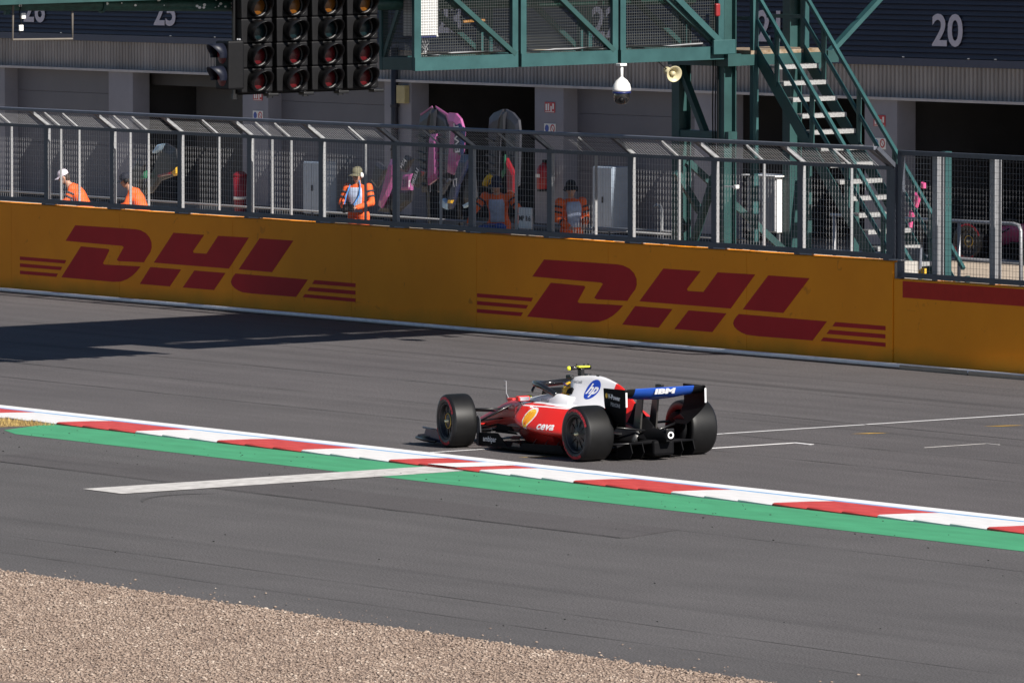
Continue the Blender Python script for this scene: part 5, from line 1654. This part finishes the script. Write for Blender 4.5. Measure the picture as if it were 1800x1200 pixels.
        P('brake_duct', MB().lathe([(0, -.02), (.18, -.02), (.20, 0), (.20, .08), (.10, .12), (0, .12)], K(3.40, s * .63, .355), (0, s, 0), 24), M_CBLK2, smooth=True)

    # ---- wheels: lathe about the axle, outer face at h = 0, width inwards
    def wheel(nm, u, v, r, wd, s, steer):
        w = link(nm, None, root)
        w.location = K(u, v, r)
        w.rotation_euler = (0, 0, steer)
        ax = (0, s, 0)        # outward
        k = r / .36
        tread = [(r * .985, -wd * .93), (r, -wd * .80), (r * 1.002, -wd * .5), (r, -wd * .20), (r * .992, -wd * .10)]
        side = [(r * .992, -wd * .10), (r * .962, -wd * .035), (r * .90, -.004), (r * .80, .006), (r * .72, -.002), (r * .675, -.018), (r * .66, -.04)]
        inner = [(r * .66, -wd * .96), (r * .78, -wd), (r * .90, -wd * .995), (r * .965, -wd * .975), (r * .985, -wd * .93)]
        P('tyre', MB().lathe(inner + tread[1:], (0, 0, 0), ax, 56), M_TYRE, w, smooth=True)
        P('sidewall', MB().lathe(side, (0, 0, 0), ax, 56), M_TYRES, w, smooth=True)
        rim = P('rim', MB().lathe([(r * .665, -.035), (r * .65, -.018), (r * .625, -.022), (r * .60, -.055), (r * .56, -.075), (r * .30, -.06), (r * .20, -.045), (r * .10, -.04), (0, -.04)], (0, 0, 0), ax, 48), M_RIM, w, smooth=True)
        P('rim_lip', MB().lathe([(r * .648, -.016), (r * .656, -.010), (r * .664, -.016)], (0, 0, 0), ax, 48), mat('rim_lip', (0.10, 0.10, 0.11), 0.3, metal=.6), rim, smooth=True)
        mbs = MB()
        for q in range(10):
            a = 2 * math.pi * q / 10
            e = Vector((math.cos(a), 0, math.sin(a)))
            o_ = Vector((0, s, 0))
            mbs.bar(e * (r * .14) + o_ * -.048, e * (r * .58) + o_ * -.070, .012, .010, o_)
        P('spokes', mbs, M_RIM, rim)
        P('wheel_nut', MB().lathe([(0, .004), (.016, .002), (.022, -.012), (.030, -.03), (.034, -.045)], (0, 0, 0), ax, 16), M_NUT, rim, smooth=True)
        if nm == 'front_wheel':
            P('gold_ring', MB().lathe([(r * .26, -.044), (r * .275, -.040), (r * .29, -.046)], (0, 0, 0), ax, 32), M_GOLD, rim, smooth=True)
        # red sidewall lettering: two arcs broken into letters
        for c0 in (20, 200):
            mbp = MB()
            x = c0
            for j, lw in enumerate((9, 4, 9, 8, 8, 8, 4, 3, 9, 9, 6, 8, 5, 9)):
                a0, a1 = math.radians(x + .6), math.radians(x + lw - .6)
                x += lw
                ra, rb = r * (.80 + .012 * (j % 3)), r * .905
                vs = []
                n4 = 3
                for q in range(n4 + 1):
                    a = lin(a0, a1, q / n4)
                    for rr in (ra, rb):
                        hh = .0085 if rr < r * .86 else .0
                        vs.append((math.cos(a) * rr, s * hh, math.sin(a) * rr))
                mbp.add(vs, [(q * 2, q * 2 + 1, q * 2 + 3, q * 2 + 2) for q in range(n4)])
            tag(P('red_lettering', mbp, M_TRED, w), kind='stuff')
        return w
    wheel('rear_wheel', 0, -1.0, .365, .40, -1, 0)
    wheel('rear_wheel', 0, 1.0, .365, .40, 1, 0)
    wheel('front_wheel', 3.40, -.99, .360, .335, -1, math.radians(-9))
    wheel('front_wheel', 3.40, .99, .360, .335, 1, math.radians(-9))
    root['_body'] = 1
    return root, body, cover


car, car_body, car_cover = build_car((M_CRED, M_CWHT), (0.66, 1.57, 0.0), 0.0, 'racing_car', 'red and white single-seat racing car crossing the start line')
del car['_body']

# ------------------------------------------------------------------ markings wrapped onto the bodywork
def targets(names):
    vs, fs = [], []
    for o in car.children:
        if o.name.split('.')[0] in names:
            n = len(vs)
            vs += [o.matrix_basis @ v.co for v in o.data.vertices]
            fs += [[i + n for i in p.vertices] for p in o.data.polygons]
    return BVHTree.FromPolygons(vs, fs)


BV = targets(('sidepod', 'engine_cover', 'monocoque'))


def decal(name, bm, o, ang, m, parent, off=.004, sx=1.0, bv=BV):
    """flat bmesh (x right, y up) laid on the car's left flank at car (u, w), rotated by ang"""
    ca, sa = math.cos(ang), math.sin(ang)
    mb = MB()
    subdiv(bm, .05)
    for v in bm.verts:
        x, y = v.co.x * sx, v.co.y
        u = o[0] - (x * ca - y * sa)
        w = o[1] + (x * sa + y * ca)
        hit, nrm, idx, dist = bv.ray_cast(Vector((-u, -2.0, w)), Vector((0, 1, 0)))
        vv = hit.y if hit else -.3
        v.co = Vector((-u, vv - off, w))
    mb.bm(bm)
    return local(name, mb, m, parent, fixn=False)


def poly_bm(poly):
    bm = bmesh.new()
    bm.faces.new([bm.verts.new((x, y, 0)) for x, y in poly])
    bmesh.ops.triangulate(bm, faces=bm.faces)
    return bm


def disc(rx, ry, n=40):
    return [(rx * math.cos(2 * math.pi * k / n), ry * math.sin(2 * math.pi * k / n)) for k in range(n)]


SIDE = [o for o in car.children if o.name.startswith('sidepod')][0]
# shell emblem
sh = [(x * .78, y * .80) for x, y in [(-.055, -.14), (.055, -.14), (.062, -.095), (.115, -.03), (.135, .045), (.11, .105), (.06, .14), (0, .15), (-.06, .14), (-.11, .105), (-.135, .045), (-.115, -.03), (-.062, -.095)]]
decal('emblem_outline', poly_bm([(x * 1.22, y * 1.18) for x, y in sh]), (1.60, .475), 0, M_WHT, SIDE, .004)
decal('emblem', poly_bm(sh), (1.60, .475), 0, M_SHY, SIDE, .007)
for a in (-50, -33, -16, 0, 16, 33, 50):
    c, s_ = math.sin(math.radians(a)), math.cos(math.radians(a))
    decal('emblem_rib', poly_bm([(c * .02 - .003, -.09 + s_ * .02), (c * .02 + .003, -.09 + s_ * .02), (c * .140 + .004, -.055 + s_ * .140), (c * .140 - .004, -.055 + s_ * .140)]), (1.60, .475), 0, M_CRED, SIDE, .009)
decal('lettering', text_bm('ceva', .10, .004, spacing=1.05), (1.14, .395), 0.0, M_WHT, SIDE, .005, 1.35)
local('lettering', sheet_text('IBM', .065, K(1.72, -.424, .672), (1, -.02, -.03), (0, .25, 1), .004, sx=1.5), M_GRYL, car, fixn=False)
decal('emblem_disc', poly_bm(disc(.135, .125)), (0.95, .862), 0, M_HPB, car_cover, .004)
decal('lettering', text_bm('hp', .13, .006, shear=.28), (0.95, .862), 0, M_WHT, car_cover, .008, 1.15)
decal('lettering', text_bm('UniCredit', .035, .001), (1.33, .945), 0, M_GRYL, car_cover, .005, 1.0)
# white pinstripe on the shoulder of the sidepod
pts_t, pts_b = [], []
for k in range(30):
    u = 2.0 - k * .052
    w = .630 - .022 * max(0, 1.45 - u) - .05 * max(0, .9 - u)
    pts_t.append((u, w + .006)); pts_b.append((u, w - .006))
mb = MB()
rows = []
for (u, w), (u2, w2) in zip(pts_t, pts_b):
    for ww in (w, w2):
        hit, *_ = BV.ray_cast(Vector((-u, -2, ww)), Vector((0, 1, 0)))
        rows.append((-u, (hit.y if hit else -.4) - .004, ww))
mb.add(rows, [(2 * i, 2 * i + 1, 2 * i + 3, 2 * i + 2) for i in range(len(pts_t) - 1)])
local('pinstripe', mb, M_WHT, SIDE)
# bargeboard, wing and endplate lettering
local('lettering', sheet_text('ambipar', .075, K(2.62, -.757, .145), (1, .03, 0), (0, 0, 1), .001), M_GRYL if False else M_WHT, car, fixn=False)
for s_, o_, size, m_, b_, sx_ in (('V-Power', (-.40, -.627, .845), .062, M_WHT, .003, 1.0), ('PERONI', (-.42, -.622, .745), .050, M_GRYL, .002, 1.0)):
    local('lettering', sheet_text(s_, size, K(*o_), (1, 0, -.08), (0, 0, 1), b_, sx=sx_), m_, car, fixn=False)
local('endplate_emblem', MB().ell(K(-.20, -.622, .862), (.03, .004, .034), 14, 8), M_SHY, car)
local('lettering', sheet_text('IBM', .075, K(-.657, .0, .908), (0, 1, 0), (.45, 0, .9), .006, sx=1.9), M_WHT, car, fixn=False)
local('lettering', sheet_text('ASPORTX', .024, K(-.52, .0, .822), (0, 1, 0), (.95, 0, .35), .001, sx=1.8), M_WHT, car, fixn=False)

# ================================================================== people
M_SKIN = mat('skin', (0.42, 0.23, 0.155), 0.55, var=0.08, scale=12)
M_ORANGE = mat('orange_overalls', (0.78, 0.115, 0.018), 0.75, var=0.14, scale=7, bump=0.5, bscale=14)
M_DSTRIPE = mat('dark_sleeve_stripe', (0.03, 0.03, 0.04), 0.8)
M_TAB = mat('white_tabard', (0.36, 0.42, 0.56), 0.75, var=0.2, scale=11)
M_HAIR = mat('dark_hair', (0.03, 0.02, 0.015), 0.8)
M_EYE = mat('eye_dark', (0.02, 0.015, 0.012), 0.3)
M_GLASS = mat('sunglasses', (0.006, 0.006, 0.008), 0.1, coat=0.6)


def chain(mb, pts, rads, n=12):
    """tapered limb with round ends"""
    pts = [Vector(p) for p in pts]
    mb.tube(pts, rads, n)
    for p, r in zip(pts, rads):
        mb.ell(p, (r, r, r), n, 8)


def remeshed(name, mb, m, parent, vox, it=3):
    o = link(name, mb.mesh(name, m, (0, 0, 0), False, True, fixn=False), parent)
    md = o.modifiers.new('remesh', 'REMESH')
    md.mode = 'VOXEL'
    md.voxel_size = vox
    md.use_smooth_shade = True
    if it:
        sm = o.modifiers.new('smooth', 'SMOOTH')
        sm.iterations = it
        sm.factor = 0.5
    return o


def hand(mb, wrist, direction, palm_n, side, curl=0.6):
    """palm, four unequal fingers with two bends each and a thumb from the side of the palm"""
    w = Vector(wrist); d = Vector(direction).normalized(); n = Vector(palm_n)
    n = (n - d * n.dot(d)).normalized()
    s = d.cross(n) * side
    pc = w + d * .045
    mb.ell(pc, (.001, .001, .001), 4, 3)
    M_ = Matrix((s, d, n)).transposed()
    mb.ell(pc, (.040, .050, .017), 12, 8, M_)
    for i, (off, ln) in enumerate(((-.028, .070), (-.010, .080), (.009, .075), (.027, .060))):
        p0 = w + d * .085 + s * off
        a1 = curl * .5; a2 = curl * 1.2; a3 = curl * 1.9
        p1 = p0 + (d * math.cos(a1) + n * math.sin(a1)) * ln * .45
        p2 = p1 + (d * math.cos(a2) + n * math.sin(a2)) * ln * .32
        p3 = p2 + (d * math.cos(a3) + n * math.sin(a3)) * ln * .25
        chain(mb, [p0, p1, p2, p3], [.0100, .0095, .0088, .0078], 8)
    t0 = w + d * .03 - s * .034
    t1 = t0 + (d * .6 - s * .7 + n * .3).normalized() * .034
    t2 = t1 + (d * .9 - s * .1 + n * .5).normalized() * .030
    chain(mb, [t0, t1, t2], [.0125, .011, .009], 8)


def make_person(label, foot, rotz, J, cap, group=None, tabard=True, stripes=True, glasses=False, defenders=False, suit=None, helmet=None, cat='person', capcol=(0.02, 0.02, 0.03), peak=True, scale=1.0):
    """J: joints in the person's own frame (x to the right, y forward, z up, metres from the sole)"""
    suit = suit or M_ORANGE
    root = link('person', None)
    # foot is given under the head: step back by the lean of the pose
    hx, hy = J['head'][0], J['head'][1]
    root.location = lean(foot) - Vector((hx * math.cos(rotz) - hy * math.sin(rotz), hx * math.sin(rotz) + hy * math.cos(rotz), 0))
    root.rotation_euler = (0, 0, rotz)
    root.scale = (scale,) * 3
    tag(root, label, cat, group)
    V = Vector
    hip, chest, neck, head = V(J['hip']), V(J['chest']), V(J['neck']), V(J['head'])
    look = V(J.get('look', (0, 1, 0))).normalized()
    # --- overalls
    mb = MB()
    spine = smooth_line([hip - (chest - hip) * .25, hip, hip.lerp(chest, .5), chest, chest.lerp(neck, .62), neck - (neck - chest) * .05], 3)
    wid = smooth_line([[.13, .10], [.165, .125], [.160, .120], [.190, .130], [.150, .100], [.075, .065]], 3)
    sidev = V(J.get('side', (1, 0, 0))).normalized()
    rings = []
    for i, c in enumerate(spine):
        d = V(spine[min(i + 1, len(spine) - 1)]) - V(spine[max(i - 1, 0)])
        d.normalize()
        fr = d.cross(sidev) * -1
        fr.normalize()
        rings.append((V(c), sidev, -fr if fr.dot(V((0, 1, 0))) < 0 and abs(fr.y) > .3 else fr, wid[i]))
    n = 20
    vs, fs = [], []
    for c, sx_, fy, w in rings:
        for k in range(n):
            a = 2 * math.pi * k / n
            vs.append(c + sx_ * (w[0] * math.cos(a)) + fy * (w[1] * math.sin(a)))
    for i in range(len(rings) - 1):
        for k in range(n):
            fs.append((i * n + k, i * n + (k + 1) % n, (i + 1) * n + (k + 1) % n, (i + 1) * n + k))
    fs.append(tuple(range(n))[::-1]); fs.append(tuple((len(rings) - 1) * n + k for k in range(n)))
    mb.add(vs, fs)
    for s in ('l', 'r'):
        sh, el, wr = V(J['sh_' + s]), V(J['el_' + s]), V(J['wr_' + s])
        chain(mb, [chest.lerp(sh, .6), sh, sh.lerp(el, .5), el, el.lerp(wr, .5), wr - (wr - el).normalized() * .01], [.085, .080, .070, .060, .056, .048])
        hp, kn, an = V(J['hp_' + s]), V(J['kn_' + s]), V(J['an_' + s])
        chain(mb, [hp, hp.lerp(kn, .5), kn, kn.lerp(an, .5), an], [.105, .095, .078, .072, .066])
    remeshed('overalls', mb, suit, root, .022, 3)
    # --- body: head, neck, hands, limbs inside the cloth, boots on the ground
    mb = MB()
    q = look.to_track_quat('Y', 'Z').to_matrix()
    mb.ell(head, (.074, .094, .112), 20, 14, q)
    mb.ell(head + q @ V((0, .035, -.055)), (.055, .060, .058), 14, 10, q)
    mb.ell(head + q @ V((0, .098, -.012)), (.013, .022, .026), 10, 8, q)       # nose
    mb.ell(head + q @ V((0, .088, -.062)), (.026, .012, .010), 10, 8, q)       # lips
    for sx_ in (-1, 1):
        mb.ell(head + q @ V((sx_ * .076, -.005, -.01)), (.012, .022, .032), 8, 8, q)
    chain(mb, [neck - V((0, 0, .06)), neck.lerp(head, .55)], [.058, .052])
    chain(mb, [hip, chest, neck], [.09, .10, .05])
    for s, sd in (('l', -1), ('r', 1)):
        sh, el, wr = V(J['sh_' + s]), V(J['el_' + s]), V(J['wr_' + s])
        chain(mb, [chest, sh, el, wr], [.05, .045, .034, .024])
        hand(mb, wr, J.get('hd_' + s, (wr - el)), J.get('pn_' + s, (0, 0, -1)), sd, J.get('curl', .7))
        hp, kn, an = V(J['hp_' + s]), V(J['kn_' + s]), V(J['an_' + s])
        chain(mb, [hip, hp, kn, an], [.06, .07, .05, .035])
        fd = V(J.get('toe_' + s, (0, 1, 0))).normalized()
        mb.ell(an + fd * .06 + V((0, 0, -.035)), (.045, .13, .045), 12, 8, fd.to_track_quat('Y', 'Z').to_matrix())
    body = remeshed('body', mb, M_SKIN, root, .0105, 2)
    if helmet:
        return root, head, q
    for sx_ in (-1, 1):
        local('eye', MB().ell(head + q @ V((sx_ * .030, .088, .010)), (.013, .006, .007), 8, 6, q), M_EYE, root)
        local('eyebrow', MB().ell(head + q @ V((sx_ * .031, .090, .030)), (.018, .006, .004), 8, 6, q), M_HAIR, root)
    local('hair', MB().ell(head + q @ V((0, -.012, .022)), (.079, .092, .100), 16, 12, q).ell(head + q @ V((0, -.045, -.03)), (.070, .058, .07), 14, 10, q), M_HAIR, root, smooth=True)
    # cap: crown with a curved peak
    mc = mat('cap_%d' % int(capcol[0] * 1000 + capcol[2] * 100), capcol, 0.8, var=0.25, scale=24)
    cp = MB().lathe([(.090, .0), (.094, .03), (.090, .07), (.070, .105), (.035, .122), (0, .126)], (0, 0, 0), (0, 0, 1), 22)
    cp.v = [head + q @ V((p.x * .93, p.y * 1.10, p.z + .025)) for p in cp.v]
    co = local('cap', cp, mc, root, smooth=True)
    if peak:
        g = []
        pk = MB()
        for i in range(9):
            a = math.radians(-62 + 124 * i / 8)
            for r in (.085, .165):
                g.append(head + q @ V((math.sin(a) * r * .92, math.cos(a) * r * 1.02 + .012, .045 - .18 * abs(math.sin(a)) ** 2 * r - (.25 * (r - .085)))))
        g2 = [p + q @ V((0, 0, -.006)) for p in g]
        pk.add(g + g2, [(2 * i, 2 * i + 1, 2 * i + 3, 2 * i + 2) for i in range(8)] + [(18 + 2 * i, 18 + 2 * i + 2, 18 + 2 * i + 3, 18 + 2 * i + 1) for i in range(8)] + [(2 * i + 1, 19 + 2 * i, 21 + 2 * i, 2 * i + 3) for i in range(8)])
        local('peak', pk, mc, co, smooth=False)
    if glasses:
        local('sunglasses', MB().ell(head + q @ V((-.03, .092, .008)), (.027, .010, .019), 10, 8, q).ell(head + q @ V((.03, .092, .008)), (.027, .010, .019), 10, 8, q), M_GLASS, root, smooth=True)
    if defenders:
        for sx_ in (-1, 1):
            local('ear_defender', MB().ell(head + q @ V((sx_ * .092, -.005, .0)), (.026, .038, .048), 12, 10, q), M_WBOX if defenders == 'w' else M_BLACK, root, smooth=True)
    if tabard:
        vs, fs = [], []
        sel = rings[3:13]
        m_ = 11
        for c, sx_, fy, w in sel:
            for k in range(m_):
                a = math.radians(50 + 80 * k / (m_ - 1))
                vs.append(c + sx_ * ((w[0] + .022) * math.cos(a)) + fy * ((w[1] + .024) * math.sin(a)))
        for i in range(len(sel) - 1):
            for k in range(m_ - 1):
                fs.append((i * m_ + k, i * m_ + k + 1, (i + 1) * m_ + k + 1, (i + 1) * m_ + k))
        tb = MB().add(vs, fs)
        ob = local('tabard', tb, M_TAB, root, smooth=True)
        ob.modifiers.new('solid', 'SOLIDIFY').thickness = .008
    if stripes:
        for s in ('l', 'r'):
            sh, el = V(J['sh_' + s]), V(J['el_' + s])
            wr = V(J['wr_' + s])
            ax = (el - sh).normalized()
            for t_ in (.30, .62):
                local('sleeve_band', MB().lathe([(.078 - .014 * t_, -.016), (.083 - .014 * t_, -.016), (.083 - .014 * t_, .016), (.078 - .014 * t_, .016)], sh.lerp(el, t_), ax, 20), M_DSTRIPE, root, smooth=True)
            axf = (wr - el).normalized()
            local('sleeve_band', MB().lathe([(.056, -.014), (.063, -.014), (.063, .014), (.056, .014)], el.lerp(wr, .45), axf, 18), M_DSTRIPE, root, smooth=True)
    return root, head, q


def stand(**kw):
    J = dict(hip=(0, 0, .98), chest=(0, .01, 1.27), neck=(0, .0, 1.46), head=(0, .015, 1.60), sh_l=(-.20, 0, 1.39), sh_r=(.20, 0, 1.39), el_l=(-.27, .02, 1.12), el_r=(.27, .02, 1.12),
             wr_l=(-.24, .16, .92), wr_r=(.24, .16, .92), hp_l=(-.10, 0, .92), hp_r=(.10, 0, .92), kn_l=(-.11, .02, .50), kn_r=(.11, .02, .50), an_l=(-.12, -.02, .08), an_r=(.12, -.02, .08))
    J.update(kw)
    return J


def seat(leanf=.12, **kw):
    J = dict(hip=(0, 0, .66), chest=(0, leanf, .96), neck=(0, leanf * 1.9, 1.14), head=(0, leanf * 2.5, 1.27), sh_l=(-.20, leanf * 1.4, 1.06), sh_r=(.20, leanf * 1.4, 1.06), el_l=(-.25, leanf + .16, .84), el_r=(.25, leanf + .16, .84),
             wr_l=(-.16, leanf + .40, .80), wr_r=(.16, leanf + .40, .80), hp_l=(-.10, .04, .64), hp_r=(.10, .04, .64), kn_l=(-.14, .44, .58), kn_r=(.14, .44, .58), an_l=(-.14, .42, .12), an_r=(.14, .42, .12))
    J.update(kw)
    return J


ZP = 0.75
LFT = math.radians(90)      # facing -X
# facing angle: local +y -> world; rotz=90deg faces -X, 180deg faces -Y (towards the camera side)
make_person('marshal in orange with a white cap, bent forward at the far left', (-40.80, 14.75, ZP), math.radians(138), seat(.17, look=(0, .9, -.35)), True, 'orange marshals behind the fence', tabard=True, stripes=True, capcol=(0.62, 0.56, 0.64))
make_person('marshal in orange with a dark cap, second from the left', (-38.42, 14.75, ZP), math.radians(140), seat(.13, look=(-.1, .9, -.25)), True, 'orange marshals behind the fence', tabard=True, stripes=False, capcol=(0.006, 0.008, 0.018), peak=True, defenders='b')
p3, _, _ = make_person('marshal in orange with a camouflage cap holding a black camera', (-30.10, 14.78, ZP), math.radians(214), stand(wr_l=(-.10, .27, 1.06), wr_r=(.12, .27, 1.05), el_l=(-.29, .06, 1.13), el_r=(.29, .06, 1.13), hd_l=(.5, .6, 0), hd_r=(-.5, .6, 0), look=(.15, .95, -.12)), True, 'orange marshals behind the fence', glasses=True, defenders='w', capcol=(0.14, 0.13, 0.085))
p4, _, _ = make_person('marshal in orange leaning on the wall in the gantry shade', (-25.35, 14.72, ZP), math.radians(228), stand(chest=(0, .06, 1.26), neck=(0, .12, 1.44), head=(0, .17, 1.575), sh_l=(-.21, .08, 1.38), sh_r=(.21, .08, 1.38), el_l=(-.40, .22, 1.14), el_r=(.38, .22, 1.14), wr_l=(-.38, .42, .96), wr_r=(.42, .42, .96), look=(-.1, .9, -.3)), True, 'orange marshals behind the fence', glasses=True, capcol=(0.012, 0.012, 0.03))
p5, _, _ = make_person('marshal in orange with a black cap beside the shaded fence post', (-23.05, 14.78, ZP - .03), math.radians(262), stand(wr_l=(-.12, .26, 1.02), wr_r=(.14, .24, 1.0), look=(.4, .9, -.15)), True, 'orange marshals behind the fence', glasses=True, capcol=(0.008, 0.008, 0.010), defenders='b')
# stools under the two seated marshals
for x, yy, lab in ((-40.52, 15.07, 'tall stool under the white capped marshal'), (-38.09, 15.01, 'tall stool under the dark capped marshal')):
    t = thing('stool', lab, 'stool', (x, yy, ZP))
    part('seat', MB().lathe([(0, 0), (.17, 0), (.18, .02), (.17, .05), (0, .05)], (x, yy, ZP + .50), (0, 0, 1), 20), M_BLACK, t, smooth=True)
    for a in (45, 135, 225, 315):
        c, s = math.cos(math.radians(a)), math.sin(math.radians(a))
        part('leg', MB().tube([(x + c * .12, yy + s * .12, ZP + .50), (x + c * .19, yy + s * .19, ZP)], .014, 8), M_STEEL, t, smooth=True)
# what the marshals hold
ch = p3.matrix_basis @ Vector((.01, .37, 1.06)) if False else Vector(p3.location) + Matrix.Rotation(math.radians(214), 3, 'Z') @ Vector((.01, .36, 1.06))
t = link('camera_with_lens', None)
t.location = ch
t.rotation_euler = (0, 0, math.radians(214))
tag(t, 'black camera with a stubby lens in the marshal\'s hands', 'camera')
local('camera_body', MB().bbox(-.09, .09, -.05, .05, -.065, .065, .02), M_BLACK, t)
local('lens', MB().lathe([(0, 0), (.05, 0), (.055, .02), (.05, .13), (.04, .14), (0, .13)], (0, .05, -.01), (0, 1, -.15), 20), M_BLACK, t, smooth=True)
local('viewfinder', MB().bbox(-.035, .035, -.03, .03, .067, .10, .01), M_BLACK, t)
local('strap', MB().tube([(-.09, -.02, .05), (-.13, -.16, .20), (-.10, -.26, .38), (-.05, -.32, .45)], .012, 6).tube([(.09, -.02, .05), (.12, -.16, .2), (.09, -.26, .38)], .012, 6), mat('blue_strap', (0.05, 0.2, 0.5), 0.7), t)
t = thing('yellow_flag', 'rolled yellow flag beside the shaded marshal\'s head', 'flag', (-25.75, 14.75, ZP))
poly = SHAPES['flag'][0][2]
mb = MB()
nn = len(poly)
cx = sum(a for a, _ in poly) / nn; cz = sum(b for _, b in poly) / nn
mb.add([(a, 14.75, b) for a, b in poly] + [(cx + (a - cx) * .6, 14.70, cz + (b - cz) * .6) for a, b in poly] + [(cx + (a - cx) * .6, 14.80, cz + (b - cz) * .6) for a, b in poly],
       [(i, (i + 1) % nn, nn + (i + 1) % nn, nn + i) for i in range(nn)] + [tuple(range(nn, 2 * nn))] + [(i, 2 * nn + i, 2 * nn + (i + 1) % nn, (i + 1) % nn) for i in range(nn)] + [tuple(range(3 * nn - 1, 2 * nn - 1, -1))])
part('cloth', mb, mat('flag_yellow', (0.85, 0.50, 0.02), 0.7, var=.15, scale=14, bump=.4, bscale=20), t, smooth=True)
part('stick', MB().tube([(-25.62, 14.75, 2.52), (-25.95, 14.75, 1.75)], .010, 8), M_BLACK, t, smooth=True)

# driver, seated low in the car
DJ = dict(hip=(0, .42, .22), chest=(0, .18, .42), neck=(0, .06, .58), head=(0, .06, .735), sh_l=(-.19, .10, .53), sh_r=(.19, .10, .53), el_l=(-.23, .30, .46), el_r=(.23, .30, .46), wr_l=(-.13, .45, .60), wr_r=(.13, .45, .60),
          hp_l=(-.09, .46, .20), hp_r=(.09, .46, .20), kn_l=(-.09, .85, .36), kn_r=(.09, .85, .36), an_l=(-.08, 1.24, .26), an_r=(.08, 1.24, .26), look=(0, 1, -.05), hd_l=(0, .5, .4), hd_r=(0, .5, .4), toe_l=(0, .5, .8), toe_r=(0, .5, .8))
drv, hh, hq = make_person('driver in a yellow helmet seated in the red and white car', (0, 0, 0), math.radians(90), DJ, False, helmet=True, suit=mat('race_suit_red', (0.45, 0.015, 0.015), 0.7), scale=1.0)
drv.location = Vector(car.location) + Vector((-1.66, 0, .06))
hm = local('helmet', MB().ell(hh + Vector((0, 0, .005)), (.128, .150, .138), 28, 18), mat('helmet_yellow', (0.80, 0.42, 0.02), 0.25, var=0.15, scale=16, coat=0.7, col2=(0.85, 0.55, 0.05)), drv, smooth=True)
vz = MB()
vs, fs = [], []
for i in range(15):
    a = math.radians(-75 + 150 * i / 14)
    for z_, r in ((-.030, 1.03), (.005, 1.035), (.045, 1.02)):
        k = math.sqrt(max(0.05, 1 - (z_ / .138) ** 2))
        vs.append(hh + Vector((math.sin(a) * .128 * r * k, math.cos(a) * .150 * r * k, .010 + z_)))
for i in range(14):
    for j in range(2):
        fs.append((i * 3 + j, i * 3 + j + 1, (i + 1) * 3 + j + 1, (i + 1) * 3 + j))
vz.add(vs, fs)
local('visor', vz, mat('dark_visor', (0.015, 0.012, 0.03), 0.08, coat=0.8), hm, smooth=True)
for a in (-1, 1):
    st_ = MB()
    for z_ in (.085, -.075):
        k = math.sqrt(1 - (z_ / .138) ** 2)
        st_.tube([hh + Vector((a * math.sin(t_) * .130 * k, math.cos(t_) * .152 * k, .005 + z_ + .02 * math.sin(t_ * 2))) for t_ in [math.radians(20 + 20 * q_) for q_ in range(8)]], .012, 6)
    local('helmet_stripe', st_, mat('helmet_purple', (0.06, 0.03, 0.14), 0.3), hm, smooth=True)
# a second car parked in the garage on the right
car2, _, _ = build_car((mat('pink_car_paint', (0.50, 0.06, 0.16), 0.35, coat=0.4), mat('blue_car_paint', (0.05, 0.10, 0.30), 0.35, coat=0.4)), (-32.6, 32.95, 0.005), math.radians(25), 'racing_car', 'pink racing car parked in the dark garage at right')
del car2['_body']
